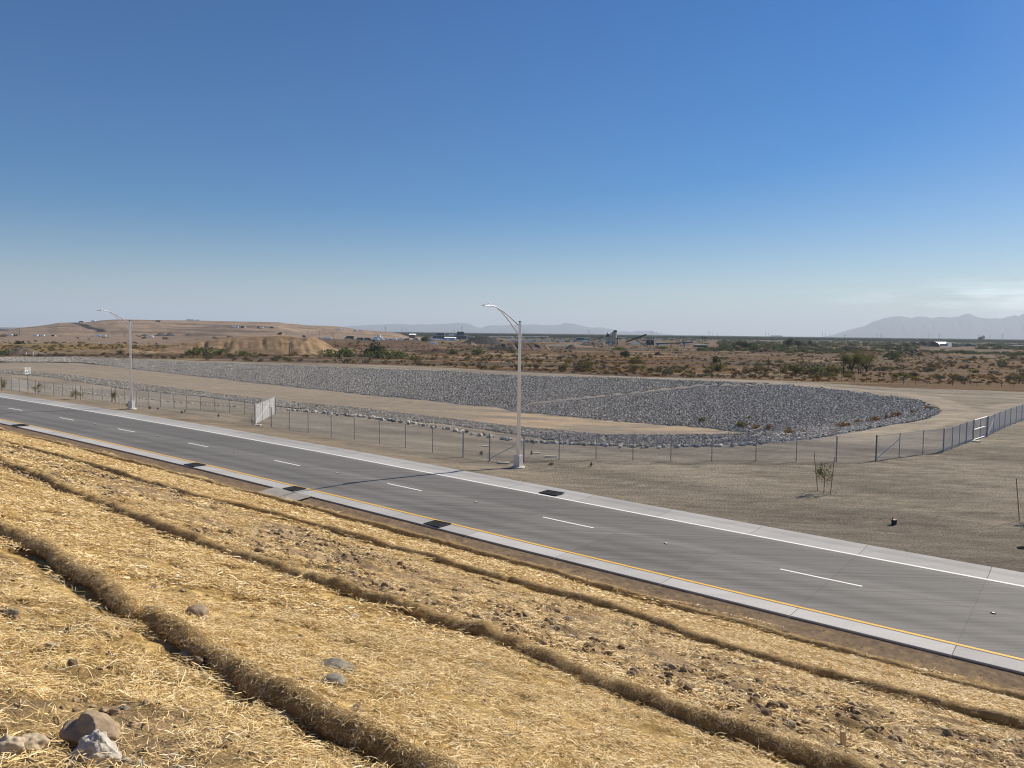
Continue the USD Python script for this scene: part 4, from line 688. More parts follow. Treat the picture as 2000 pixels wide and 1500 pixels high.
# ------------------------------------------------------------------ speed limit sign
p = hit(55, 769.5); k = p[1] / F; Hs = (769.5 - 716.5) * k
t = thing('speed_limit_sign', 'white speed limit 45 sign on a thin post at the far left verge', 'sign', p, math.radians(-24))
part('post', tube(np.array([[0, 0, -.1], [0, 0, Hs]]), .035, 8), M['post'], t); part('post_sleeve', tube(np.array([[0, 0, -.05], [0, 0, .55]]), .052, 8), M['yellow_paint'], t, 'yellow sleeve at the foot')
pl = part('plate', box((.012, .72, .86), (.045, 0, Hs - .43)), M['white'], t)
fr = .30; part('border', cat(box((.004, .68, .014), (.054, 0, Hs - .03)), box((.004, .68, .014), (.054, 0, Hs - .83)), box((.004, .014, .786), (.054, .333, Hs - .43)), box((.004, .014, .786), (.054, -.333, Hs - .43))), M['black'], pl)
for txt, h, z in (('SPEED', .115, .18), ('LIMIT', .115, .345), ('45', .34, .77)):
    tm = meshkit.text_mesh(txt, h, .004, True); v = np.array(tm.vertices); v[:, 0] -= (v[:, 0].min() + v[:, 0].max()) / 2; v[:, 0] *= min(1, .58 / np.ptp(v[:, 0]) if np.ptp(v[:, 0]) > .58 else 1)
    part('lettering', (np.stack([v[:, 2] + .0525, v[:, 0], v[:, 1] + Hs - z], -1), np.array(tm.faces)), M['black'], pl)

# ------------------------------------------------------------------ chain link fence
def fence(posts, h, lb, thick=(), brace=(), rail=False, own=False):
    """posts: (px, base y) along the run; every bay is a woven panel of wires"""
    t = thing('chain_link_fence', lb, 'fence'); B = [np.asarray(q) if len(q) == 3 else hit(*q) if not own else on_z(q, np.interp(q[0], *CURVES['fence'][1])) for q in posts]
    for i, b in enumerate(B):
        r = .055 if i in thick else .034; pt = part('post', tube(np.array([b - [0, 0, .3], b + [0, 0, h + .04]]), r, 8), M['post'], t); part('post_cap', trimesh.creation.icosphere(1, r * 1.25).apply_translation(b + [0, 0, h + .05]), M['steel'], pt)
    for i, (a, b) in enumerate(zip(B[:-1], B[1:])): woven(t, a, b, h, rail); 
    for i, j in brace: part('brace', bar(B[i] + [0, 0, .12], B[j] + [0, 0, h * .78], .03), M['steel'], t)
    return B
def woven(t, a, b, h, rail):
    L = np.linalg.norm((b - a)[:2]); e = (b - a) / L; up = np.array([0, 0, 1.]); st = .085; ms = []
    for sg in (1, -1):
        for x in np.arange(-h if sg > 0 else 0, L if sg > 0 else L + h, st):
            x0, z0, x1, z1 = x, .03, x + sg * h, h
            if sg > 0:
                if x0 < 0: z0 += -x0; x0 = 0
                if x1 > L: z1 -= (x1 - L); x1 = L
            else:
                if x0 > L: z0 += x0 - L; x0 = L
                if x1 < 0: z1 += x1; x1 = 0
            if z1 - z0 > .05: ms.append(tube(np.array([a + e * x0 + up * z0, a + e * x1 + up * z1]), .0028, 3, False))
    if ms: part('wire_mesh', cat(*ms), M['wire'], t)
    for z in (h, .05): part('tension_wire', bar(a + up * z, b + up * z, .02 if rail and z > 1 else .005, 6 if rail else 4), M['post'], t)
fence([(-60, 756), (3, 760), (23, 762), (38, 764), (56, 767), (88, 771), (105, 772.5), (123, 774), (142, 776), (161, 779), (182, 781), (200, 783), (225, 786), (244, 788), (267, 791), (291, 793), (314, 796), (340, 799), (365, 801), (392, 803), (420, 804), (448, 806), (478, 808), (509, 808.5), (538, 808)], 1.6, 'long wire fence running behind the left verge past the left lamp', (0, 24), own=True)
_a, _b = hit(498.5, 829.5), hit(538, 808)
B = fence([_a, _a + (_b - _a) * .33, _a + (_b - _a) * .67, _b], 1.83, 'short bright wire fence return standing end on at the fence corner', (0, 3), ((0, 2),))
fence([(530, 835), (566, 840), (602, 846), (647, 853), (692, 860), (741, 866.5), (792, 875), (845, 884), (904.5, 893), (956, 899.5), (1023, 900), (1092, 897), (1164, 897), (1236, 899), (1310, 900.5), (1390, 901), (1476, 901.5), (1555, 902), (1633, 902), (1710.5, 900)], 1.83, 'long wire fence along the gravel from the corner past the main lamp', (0, 8, 9, 10, 18, 19), ((9, 10),))
fence([(1710.5, 900), (1756, 893.5), (1802, 887), (1842, 883), (1859, 878), (1873, 871.5), (1886.5, 866), (1899, 862)], 1.83, 'wire fence with slanting braces bending uphill to the gate', (0, 3, 6), ((0, 1), (3, 4), (6, 7)), True)
fence([(1928, 853), (1940, 846.5), (1951, 841), (1962, 836), (1973, 831), (1984, 827), (1995, 822.5), (2006, 818), (2020, 813), (2036, 807)], 1.83, 'wire fence right of the gate running out of the picture', (0,), ((0, 1),), True)
a, b = hit(1900, 861.5), hit(1927, 852.5); up = np.array([0, 0, 1.])
t = thing('chain_link_gate', 'pale tubular farm style gate with wire mesh between the two right fences', 'gate')
for q in (a, b): part('gate_post', tube(np.array([q - up * .2, q + up * 1.92]), .075, 10), M['post'], t)
e = (b - a) / np.linalg.norm(b - a); g0, g1 = a + e * .14, b - e * .14
for z in (.1, 1.0, 1.85): part('rail', bar(g0 + up * z, g1 + up * z, .045, 8), M['white'], t)
for f_ in (0, .5, 1): part('stile', bar(g0 * (1 - f_) + g1 * f_ + up * .1, g0 * (1 - f_) + g1 * f_ + up * 1.85, .035, 8), M['post'], t)
part('gate_brace', bar(g0 * .45 + g1 * .55 + up * .12, g1 + up * 1.8, .018), M['steel'], t); part('latch', box((.12, .06, .09), b - e * .2 + up * .6), M['steel'], t); woven(t, g0 + up * .1, g1 + up * .1, 1.75, False)
# far wire fence along the desert edge
pts = [(px, np.interp(px, [880, 1120, 1300, 1500, 1700, 2000, 2040], [715, 727, 732.5, 739, 749, 757.5, 758.5])) for px in np.arange(900, 2041, 24)]
t = thing('wire_fence', 'low dark wire fence along the desert edge beyond the dirt track', 'fence'); Bf = [hit(*q) for q in pts]
for i, b in enumerate(Bf): part('post', tube(np.array([b - up * .2, b + up * 1.35]), .028 if i % 4 else .045, 6), M['rust'], t)
for z in (.4, .85, 1.3): part('strand', cat(*[bar(a + up * z, b + up * z, .006, 4) for a, b in zip(Bf[:-1], Bf[1:])]), M['rust'], t)
for px, base, top, lb in ((1603, 735, 721, 'dark fence post left of the forked trees'), (1647, 731, 714, 'dark post under the left forked tree'), (1677, 731, 717, 'left post of the close pair between the forked trees'), (1681, 731, 716, 'right post of the close pair between the forked trees'), (1121, 719, 708, 'lone dark post in the scrub right of the main lamp'), (565, 694.5, 675, 'short dark post with a pale collar at the mound foot'), (1500, 720, 700, 'thin dark post in the scrub')):
    q = hit(px, base); h = (base - top) * q[1] / F; part('shaft', tube(np.array([[0, 0, -.2], [0, 0, h]]), .12, 6), M['rust'], thing('wooden_post', lb, 'post', q))
for px, base, top, lb in ((51.5, 693, 687.5, 'left white marker post beyond the riprap at far left'), (65, 693.5, 688, 'middle white marker post beyond the riprap at far left'), (102.5, 693.5, 690, 'right white marker post beyond the riprap at far left')):
    q = hit(px, base); h = (base - top) * q[1] / F; t = thing('marker_post', lb, 'post', q); part('shaft', cat(tube(np.array([[0, 0, -.2], [0, 0, h * .9]]), .12, 8), tube(np.array([[0, 0, h * .9], [0, 0, h]]), np.array([.12, .05]), 8)), M['white'], t)

# ------------------------------------------------------------------ small things in the gravel
for px, py, w, d_, lb in ((948, 872.5, .5, .3, 'white slab lying in the gravel left of the main lamp'), (1047, 886, .55, .3, 'white slab lying in the gravel right of the main lamp'), (984, 905, .8, .35, 'pale flat slab in front of the fence left of the main lamp'), (1076, 893, .9, .2, 'long pale slab under the fence right of the main lamp'), (503, 831, .6, .35, 'pale footing slab at the fence corner'), (1906, 863, .7, .4, 'pale footing slab at the gate')):
    q = hit(px, py); tag(part('concrete_slab', move(cat(box((w, d_, .07)), box((w - .03, d_ - .03, .01), (0, 0, .04))), q + [0, 0, .05]), M['slab']), lb, 'slab')
q = hit(1746, 1024); u = q[1] / F; t = thing('black_bucket', 'small black square bucket with a red cap on the gravel at right', 'bucket', q, .35)
w = 7.6 * u / 2; part('tub', (np.array([[x * w * (1 if z else .86), y * w * (1 if z else .86), z * 8.5 * u] for x in (-1, 1) for y in (-1, 1) for z in (0, 1)]), box((1, 1, 1))[1]), M['black'], t); part('lid', box((w * 2.1, w * 2.1, .03), (0, 0, 8.5 * u + .016)), M['grey_roof'], t); part('cap', cat(cyl(.03, .03, 8.5 * u + .03, 8.5 * u + .12, 10, (-w * .7, w * .3)), cyl(.045, .045, 8.5 * u + .12, 8.5 * u + .145, 10, (-w * .7, w * .3))), M['red'], t)
q = hit(1998, 1072); th = np.linspace(0, 2 * np.pi, 25); t = thing('pipe_end', 'black pipe rim poking out of the gravel at the right edge', 'pipe', q); part('rim', tube(np.stack([.22 * np.cos(th), .16 * np.sin(th), .05 + 0 * th], -1), .035, 8), M['rubber'], t)
# pipe railings at the outlet
def handrail(pts, lb):
    t = thing('pipe_railing', lb, 'railing'); Q = [hit(*q) for q in pts]
    for q in Q: part('post', bar(q - up * .1, q + up * 1.0, .03), M['post'], t)
    for z in (.5, 1.0): part('rail', tube(np.array([q + up * z for q in Q]), .03, 6), M['post'], t)
handrail([(1377, 872), (1398, 870), (1408, 869), (1422, 865)], 'thin sloping pipe railing behind the fence at the basin end'); handrail([(1462, 864), (1478, 860), (1490, 853)], 'short pale pipe railing at the tip of the basin floor')

# ------------------------------------------------------------------ desert scrub
def sprinkle(n, y0, y1, sd, cond=None):
    r = np.random.default_rng(sd); y = np.exp(r.uniform(np.log(y0), np.log(y1), n)); x = y * r.uniform(-.74, .74, n); k = shapely.contains_xy(desert_poly.buffer(-3), x, y) | (y > 300)
    d = meshkit.fbm(np.stack([x * .02, y * .05, 0 * x], -1), 4, sd); k &= d > .46; u = x / y * 1500 + 1000; k &= ~((u > 665) & (u < 1400) & (y > 560) & (y < 1150) & (r.uniform(size=n) < .93)) & ~((u > 1790) & (u < 1905) & (y > 560) & (y < 790)); x, y = x[k], y[k]; return np.stack([x, y, land(x, y)], -1), r
for nm, kinds, n, y0, y1, s0, s1, sd, lb in (('dry_scrub', ('leaf_dry', 'leaf_dry', 'leaf_orange'), 11000, 150, 620, .28, .75, 201, 'brown and rust dry scrub dotted over the desert flats'), ('olive_scrub', ('leaf_olive', 'leaf_grey', 'leaf_dry'), 3800, 160, 700, .45, 1.45, 202, 'olive and grey scrub dotted over the desert flats'), ('distant_scrub', ('leaf_dark', 'leaf_green', 'leaf_dry'), 9000, 600, 2600, 1.2, 3.0, 203, 'dark scrub and low trees covering the distant plain')):
    q, r = sprinkle(n, y0, y1, sd); m = len(q); pr = [('scrub', cards(150, 7, .13, seed=sd + k), M[kk]) for k, kk in enumerate(kinds)]; sz = r.uniform(s0, s1, m) ** 1.2
    left = (q[:, 0] / q[:, 1] < -.22) & (q[:, 1] > 480); keep = ~left | (r.uniform(size=m) < .06); q, sz = q[keep], sz[keep]; m = len(q)
    scatter('/World/' + nm, pr, q, quats(np.tile([0, 0, 1.], (m, 1)), r.uniform(0, 6.28, m)), np.stack([sz * 1.25, sz * 1.25, sz * .9], -1), r.integers(0, 3, m), lb, 'scrub')
q, r = sprinkle(6000, 430, 1150, 207); k = q[:, 0] / q[:, 1] > .24; q = q[k]; m = len(q); sz = r.uniform(.9, 2.4, m)
scatter('/World/green_thicket', [('thicket', cards(150, 8, .13, seed=400 + k), M[kk]) for k, kk in enumerate(('leaf_green', 'leaf_dark', 'leaf_grey'))], q, quats(np.tile([0, 0, 1.], (m, 1)), r.uniform(0, 6.28, m)), np.stack([sz * 1.6, sz * 1.6, sz], -1), r.integers(0, 3, m), 'grey green thicket on the plain behind the debris heaps at right', 'scrub')
r = np.random.default_rng(5); n = 12000; y = np.exp(r.uniform(np.log(1700), np.log(9000), n)); x = y * r.uniform(-.25, .78, n); h = r.uniform(2.5, 7.5, n)
scatter('/World/far_woodland', [('tree_mass', cards(120, 8, .16, seed=300 + k), M['leaf_dark']) for k in range(3)], np.stack([x, y, 0 * x], -1), quats(np.tile([0, 0, 1.], (n, 1)), r.uniform(0, 6.28, n)), np.stack([h * 3.2, h * 3.2, h], -1), r.integers(0, 3, n), 'dark belt of far-off trees along the foot of the mountains', 'woodland')

# ------------------------------------------------------------------ mounds, hill, mountains
def heap(px0, px1, base, top, mt, lb, prof=None, name='earth_mound', col=(.2, .15, .1), seed=1, rill=.0, depth=None, structure=False, bumpy=.25):
    """a pile of loose earth: crest profile along its width, slopes falling to the ground in front and behind"""
    pc = hit((px0 + px1) / 2, base) if depth is None else at_depth((px0 + px1) / 2, base, depth); k = pc[1] / F; W = (px1 - px0) * k; H_ = (base - top) * k; dp = max(W * .32, H_ * 2.6)
    xs = np.linspace(-.5, .5, 120); ts = np.linspace(-1, 1, 60); pr = np.array(prof or [(0, 0), (.2, .7), (.4, 1), (.6, .95), (.8, .6), (1, 0)]); prx = np.interp(xs + .5, pr[:, 0], pr[:, 1])
    XX, TT = np.meshgrid(xs, ts, indexing='ij'); q = np.stack([XX * 9 + seed * 13, TT * 3, 0 * XX], -1); fall = np.clip(1.25 * (1 - np.abs(TT)), 0, 1); zz = H_ * prx[:, None] * fall
    zz *= 1 + (meshkit.fbm(q, 4, seed) - .5) * bumpy * 2; zz -= rill * H_ * np.maximum(meshkit.fbm(np.stack([XX * 42 + TT * 5, TT * .9, 0 * XX], -1), 4, seed + 3) - .48, 0) * 1.5 * np.clip(fall * (1 - fall) * 4, 0, 1)
    P_ = np.stack([XX * W, TT * dp + dp * .9, zz - .15], -1); c = np.array(col); tn = mixc(c * .75, c * 1.2, np.clip(meshkit.fbm(q * 3, 4, seed + 9) * 1.8 - .4, 0, 1))
    p = part(name, grid_mesh(P_), M['hill'] if mt is None else mt, smooth=True, tint=tn.reshape(-1, 3)); UsdGeom.Xformable(p).AddTranslateOp().Set(Gf.Vec3d(*map(float, (pc[0], pc[1], pc[2])))); tag(p, lb, 'mound')
heap(258, 640, 690, 655, None, 'large flat topped tan dirt mound left of centre with rills down its face', [(0, .02), (.06, .18), (.2, .5), (.36, .8), (.45, .92), (.55, .93), (.68, 1), (.8, .93), (.84, .95), (.9, .68), (.96, .25), (1, 0)], col=(.265, .182, .108), rill=.4, seed=4, bumpy=.06)
heap(586, 611, 692, 684, None, 'small grey gravel cone in front of the dirt mound', [(0, 0), (.5, 1), (1, 0)], col=(.2, .17, .14), seed=6, bumpy=.1)
heap(896, 985, 672, 657, None, 'broad black gravel heap left of the main lamp', [(0, 0), (.2, .6), (.35, .95), (.6, 1), (.8, .65), (1, 0)], col=(.055, .05, .047), seed=7, bumpy=.1)
heap(908, 932, 675, 667, None, 'small brown cone in front of the black gravel heap', [(0, 0), (.5, 1), (1, 0)], col=(.16, .12, .09), seed=8, bumpy=.1)
heap(945, 1080, 684, 668, None, 'ragged brown earth bank behind the main lamp', [(0, .2), (.15, .55), (.3, .8), (.5, 1), (.7, .85), (.9, .7), (1, 0)], col=(.15, .105, .075), rill=.5, seed=9, bumpy=.3)
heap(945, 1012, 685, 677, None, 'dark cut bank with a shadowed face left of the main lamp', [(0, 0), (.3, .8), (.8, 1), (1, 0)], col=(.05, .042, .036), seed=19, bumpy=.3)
heap(1105, 1132, 682, 674, None, 'rounded dark earth pile right of the main lamp', None, col=(.10, .075, .058), seed=10)
heap(1130, 1192, 676, 666.5, None, 'grey brown spoil heap left of the silos', [(0, 0), (.25, .8), (.5, 1), (.8, .8), (1, 0)], col=(.17, .13, .10), seed=11, rill=.3)
heap(1060, 1140, 676, 670, None, 'low flat grey spoil bench right of the main lamp', [(0, .2), (.3, .7), (.8, 1), (1, .2)], col=(.2, .17, .145), seed=12, bumpy=.1)
heap(1762, 1850, 697, 683, None, 'big heap of rust brown debris below the white hangar', [(0, 0), (.15, .5), (.3, .8), (.42, 1), (.6, .75), (.8, .45), (1, 0)], col=(.10, .06, .032), seed=13, bumpy=.7)
heap(1742, 1768, 698, 688, None, 'small dark debris pile left of the big one', None, col=(.05, .033, .022), seed=14, bumpy=.7)
heap(1472, 1520, 689, 683, None, 'low dark debris pile under the tree cluster', None, col=(.06, .035, .024), seed=15, bumpy=.7)
heap(1280, 1296, 694, 688, None, 'tiny rust pile in the scrub below the conveyor', None, col=(.06, .035, .024), seed=16, bumpy=.6)
heap(1310, 1340, 691, 687, None, 'flat rust pile right of the tiny one', None, col=(.10, .055, .03), seed=17, bumpy=.6)
heap(1680, 1735, 693, 686, None, 'long reddish bank behind the forked trees', None, col=(.12, .06, .035), seed=18, bumpy=.4)
heap(690, 870, 681, 672, None, 'ruddy brown bank in front of the parked trucks', [(0, .3), (.2, .7), (.5, .8), (.8, 1), (1, .2)], col=(.13, .085, .06), seed=20, bumpy=.35, rill=.4)
heap(770, 900, 691, 681, None, 'dark rubble bank behind the biggest shrub clump', [(0, .1), (.3, .7), (.6, 1), (.9, .6), (1, 0)], col=(.085, .055, .04), seed=21, bumpy=.5)
heap(0, 60, 691, 679, None, 'grey earth bank at the far left behind the riprap', [(0, .6), (.4, 1), (.7, .8), (1, 0)], col=(.14, .11, .085), seed=22, bumpy=.3)
heap(60, 260, 690, 680, None, 'low sandy bank with dark scrub at the far left', [(0, .1), (.2, .7), (.5, .6), (.8, .9), (1, .2)], col=(.2, .145, .09), seed=24, bumpy=.5)
heap(1850, 2010, 690, 682, None, 'low bare brown ridges right of the debris heap', [(0, .2), (.3, .8), (.6, .6), (.9, 1), (1, .5)], col=(.16, .12, .092), seed=25, bumpy=.6)
# landfill hill
ridge = np.array([(-260, 652), (-60, 648), (10, 645.5), (40, 639.5), (70, 637), (95, 633.5), (115, 630), (135, 629.6), (160, 629.5), (180, 628), (200, 625), (225, 623.6), (245, 623.2), (300, 624.6), (360, 625.3), (420, 626.4), (490, 628), (530, 628.7), (545, 629), (560, 631.5), (580, 632.5), (600, 635), (640, 636), (660, 637), (680, 640), (700, 643), (725, 645.5), (760, 648), (780, 651), (797, 657), (830, 659)])
pxs = np.arange(-260, 831, 2.5); ts = np.linspace(0, 1.35, 90); D0, D1 = 860., 1120.
HX, HT = np.meshgrid(pxs, ts, indexing='ij'); zr_ = np.array([at_depth(a, np.interp(a, *ridge.T), D1)[2] for a in pxs]); zr_ = np.maximum(zr_ - 0, .0)
prof = np.interp(HT, [0, .05, .2, .24, .34, .55, .6, .78, 1, 1.1, 1.35], [0, .06, .40, .43, .45, .74, .77, .86, 1, .98, .55]); dep = D0 + (D1 - D0) * HT
q = np.stack([HX * .012, HT * 2.5, 0 * HX], -1); HZ = zr_[:, None] * prof + (meshkit.fbm(q * 2, 4, 71) - .5) * 3.2 * np.clip(HT * 3, 0, 1) * np.clip((1 - HT) * 4, 0, 1) * np.clip(zr_[:, None] / 10, 0, 1) - .3
HXw = np.array([ray((a, 650))[0] / ray((a, 650))[1] for a in pxs])[:, None] * dep
c1 = meshkit.fbm(np.stack([HX * .02, HT * 9, 0 * HX], -1), 4, 72); ht = mixc((.215, .158, .112), (.275, .205, .15), np.clip(c1 * 2 - .5, 0, 1)); ht = mixc(ht, (.13, .095, .07), np.clip((meshkit.fbm(np.stack([HX * .008, HT * 16, 0 * HX], -1), 4, 73) - .56) * 9, 0, 1) * .8)
ht = mixc(ht, (.115, .088, .07), np.exp(-((HT - .26) / .035) ** 2) * np.clip((HX - 20) / 40, 0, 1) * np.clip((540 - HX) / 60, 0, 1) * .85)
pale = np.exp(-((HT - (.52 + .1 * np.sin(HX * .03))) / .03) ** 2) * np.clip((HX - 250) / 60, 0, 1); ht = mixc(ht, (.36, .28, .21), pale * .5)
rampx = np.interp(HT, [.1, .16, .3, .45, .6, .78, .95, 1.0], [196, 198, 186, 170, 160, 153, 147, 143]); ht = mixc(ht, (.03, .028, .027), np.clip(1.8 - np.abs(HX - rampx) / np.interp(HT, [0, .3, 1], [8, 6, 6.]), 0, 1) * (HT > .13) * (HT < 1.0))
ht = mixc(ht, (.11, .10, .09), np.clip(1 - np.abs((HX - 425) / 30), 0, 1) * np.exp(-((HT - .5) / .06) ** 2))
tag(part('landfill_hill', grid_mesh(np.stack([HXw, dep, HZ], -1)), M['hill'], smooth=True, tint=ht.reshape(-1, 3)), 'long bare tan landfill hill across the left horizon', 'hill', None, 'structure')
def hill_at(px, py):
    r = ray((px, py)); i = int(np.clip(np.interp(px, pxs, np.arange(len(pxs))), 0, len(pxs) - 1)); zl = EYE + r[2] / r[1] * dep[i]; k = np.argmax(HZ[i] > zl) if (HZ[i] > zl).any() else int(np.argmax(HZ[i])); return np.array([r[0] / r[1] * dep[i, k], dep[i, k], HZ[i, k]])
def range_(pts, D, name, lb, seed, thick=2600):
    pts = np.array(pts, float); x = np.linspace(pts[0, 0], pts[-1, 0], 420); ytop = np.interp(x, pts[:, 0], pts[:, 1]); ts = np.linspace(0, 1.6, 60)
    XX, TT = np.meshgrid(x, ts, indexing='ij'); dd = D + thick * TT; zt = np.array([at_depth(a, b, D + thick)[2] for a, b in zip(x, ytop)]); rid = 1 - np.abs(meshkit.fbm(np.stack([XX * .05, TT * 2.2, 0 * XX], -1), 4, seed) * 2 - 1)
    w = np.where(TT < 1, TT ** 1.25, np.maximum(0, 1 - (TT - 1) * 1.5)); Zm = zt[:, None] * w * (1 - .5 * (1 - rid) * np.clip((1 - TT) * 3, 0, 1)) - 2 + zt[:, None] * .05 * (meshkit.fbm(np.stack([XX * .12, TT * 3, 0 * XX], -1), 4, seed + 5) - .5) * (TT > .3)
    Xw = np.array([ray((a, 650))[0] / ray((a, 650))[1] for a in x])[:, None] * dd; c = mixc((.042, .042, .048), (.075, .07, .074), rid)
    tag(part(name, grid_mesh(np.stack([Xw, dd, Zm], -1)), M['mount'], smooth=True, tint=c.reshape(-1, 3)), lb, 'mountains', None, 'structure')
range_([(620, 650), (675, 637), (700, 635.5), (720, 634.5), (760, 633), (785, 632), (800, 633.5), (820, 633), (840, 633.5), (870, 632), (885, 630.5), (900, 630), (912, 631), (920, 634), (930, 638), (940, 640), (948, 637), (955, 635), (980, 635), (1010, 634), (1040, 633.5), (1060, 634.5), (1080, 635), (1095, 633.5), (1103, 630.5), (1118, 631.5), (1130, 634), (1140, 637), (1150, 638.5), (1160, 640), (1172, 639), (1182, 641), (1195, 642.5), (1205, 647), (1222, 646.5), (1232, 648), (1245, 646), (1272, 646), (1285, 650), (1300, 652), (1330, 655)], 13500, 'mountains', 'low pale blue mountain range in the centre distance', 81)
range_([(1590, 660), (1622, 655), (1640, 650), (1655, 645), (1670, 641), (1690, 636), (1705, 627), (1720, 622.5), (1735, 619), (1750, 617), (1765, 617.5), (1778, 621), (1795, 618), (1806, 617.5), (1818, 621), (1830, 619), (1845, 618.5), (1855, 620), (1872, 617), (1885, 612.5), (1893, 613), (1905, 618), (1915, 620), (1935, 621.5), (1955, 622), (1970, 618), (1980, 615.5), (1988, 617), (1998, 611), (2020, 604), (2060, 600), (2120, 615), (2200, 640), (2260, 655)], 11500, 'nearer_mountains', 'blue hazy jagged mountain range at the right horizon', 83)

# ------------------------------------------------------------------ far buildings, plant, vehicles
def yd(px, py): return EYE * F / max(py - horizon(px), 1e-3)
def building(px0, px1, base, top, lb, wall, roofm=None, depth=None, d=None, win=0, rows=1, gable=False, name='warehouse', over=.4, dm=14.):
    y = depth or yd((px0 + px1) / 2, base); a, b = at_depth(px0, base, y), at_depth(px1, base, y); W = b[0] - a[0]; H_ = (base - top) * y / F; t = thing(name, lb, 'building', ((a[0] + b[0]) / 2, y + dm / 2, 0))
    wl = part('wall', box((W, dm, H_), (0, 0, H_ / 2)), wall, t)
    if gable: part('roof', (np.array([[x, yy, z] for x in (-W / 2 - over, W / 2 + over) for yy, z in ((-dm / 2 - over, H_ + .002), (0, H_ + H_ * .35), (dm / 2 + over, H_ + .002))]), np.array([[0, 3, 4], [0, 4, 1], [1, 4, 5], [1, 5, 2], [0, 1, 2], [3, 5, 4], [0, 2, 5], [0, 5, 3]])), roofm or M['white'], t)
    else: part('roof', box((W + 2 * over, dm + 2 * over, .5), (0, 0, H_ + .25)), roofm or M['grey_roof'], t)
    for r_ in range(rows):
        for k in range(win):
            x = -W / 2 + W * (k + .5) / win; z = H_ * (r_ + .55) / rows; wn = part('window', box((W / win * .7, .12, H_ / rows * .45), (x, -dm / 2 - .05, z)), M['glass_dark'], t); part('frame', box((W / win * .05, .06, H_ / rows * .45), (x, -dm / 2 - .14, z)), M['grey_roof'], wn)
    return t, W, H_
tb, W, H_ = building(845, 911, 661.5, 655, 'long dark blue two storey office block in the centre distance', M['blue_dark'], depth=1000, win=14, rows=2, name='office_building')
part('upper_block', box((W * .22, 9, 3.2), (-W * .28, 0, H_ + 2.1)), M['blue_dark'], tb); part('stair_tower', box((W * .2, 9, 5.0), (W * .32, -2, H_ + 3.0)), M['blue_dark'], tb); part('white_sign_panel', box((W * .16, .2, 1.2), (W * .05, -4, H_ + 1.2)), M['white'], tb)
tb, W, H_ = building(905, 925, 657, 653.8, 'low grey roofed shed right of the dark office block', M['grey_roof'], depth=1080, win=4); tb, W, H_ = building(955, 1003, 657.5, 656, 'long low white roofed shed left of the main lamp', M['tan'], M['white'], depth=1500, win=5, dm=30); building(1008, 1072, 657.8, 656, 'long low white roofed shed right of the main lamp', M['tan'], M['white'], depth=1500, win=5, dm=30)
building(1126, 1140, 662, 656.3, 'dark front of the cream building left of the silos', M['blue_dark'], depth=1000, win=3); building(1140.5, 1153, 662, 656.8, 'cream coloured building left of the silos', M['cream'], depth=1000, win=3); building(799, 810, 661, 653.8, 'brick and grey shed with white roof right of the hill', M['rust'], M['white'], depth=1000, win=2, gable=True)
building(868, 889, 667, 662, 'white gabled tent with grey end right of the office block', M['grey_roof'], M['white'], depth=850, win=0, gable=True, name='tent'); building(0, 24, 644.6, 641.6, 'long white roofed sheds at the far left horizon', M['tan'], M['white'], depth=1700, win=6, dm=25); building(44, 62, 641, 638.6, 'white gabled shed above the far left slope', M['cream'], M['white'], depth=1700, win=3, gable=True)
building(1510, 1528, 657.0, 653.5, 'pale city blocks on the horizon right of centre', M['grey_roof'], depth=5200, win=6, rows=2, dm=60); building(1512, 1518, 653.4, 652.4, 'pale upper block on the horizon right of centre', M['grey_roof'], depth=5260, win=2, dm=50); building(1885, 1907, 675.6, 671.5, 'low grey shed right of the white hangar', M['grey_roof'], depth=860, win=4); building(1986, 2003, 675, 672.5, 'white roofed shed at the right edge', M['tan'], M['white'], depth=860, win=3); building(1360, 1382, 677.3, 673.8, 'low open shed with pale roof right of the conveyor', M['rust'], M['cream'], depth=590, win=3, dm=8); building(1965, 1974, 665.3, 662.5, 'white shed far off by the right mountains', M['white'], depth=1900, win=2); building(1800 - 230, 1600, 664.5, 663, 'thin pale roof on the plain left of the right mountains', M['tan'], M['cream'], depth=2000, win=4)
for i, (px0, px1, base) in enumerate(((1310, 1322, 661.5), (1345, 1352, 661.8), (1280, 1292, 660.5), (1605, 1630, 663.2), (1660, 1678, 663.8), (1210, 1224, 661))): building(px0, px1, base, base - 1.6, f'{ords[i]} of the low pale roofs scattered on the plain right of the silos', M['tan'], M['cream'], depth=1500, win=3, dm=20)
# white hangar
y = 760.; a, b = at_depth(1817, 677.5, y), at_depth(1871, 677.5, y); W = (b[0] - a[0]) * 1.22; H_ = 10.5 * y / F; t = thing('hangar', 'white barrel roofed hangar with three arched bays at its right end', 'building', ((a[0] + b[0]) / 2, y + 9, ground_z((a[0] + b[0]) / 2, y)), .75)
th = np.linspace(0, np.pi, 20); barrel = lambda x0, x1, r, hh: grid_mesh(np.stack([np.stack([0 * th + x, -r * np.cos(th), hh * np.sin(th) ** .8], -1) for x in np.linspace(x0, x1, 8)]))
part('roof', barrel(-W / 2, W / 2, 6.0, H_), M['white'], t, smooth=50); part('side_opening', box((W * .62, .12, H_ * .48), (-W * .17, -6.02, H_ * .42)), M['rust'], t, 'dark slatted long side'); part('plinth', box((W * .68, .3, .5), (-W * .17, -6.12, .25)), M['white'], t)
for k in range(14): part('slat', box((.12, .06, H_ * .48), (-W * .47 + k * W * .0462, -6.12, H_ * .42)), M['cream'], t)
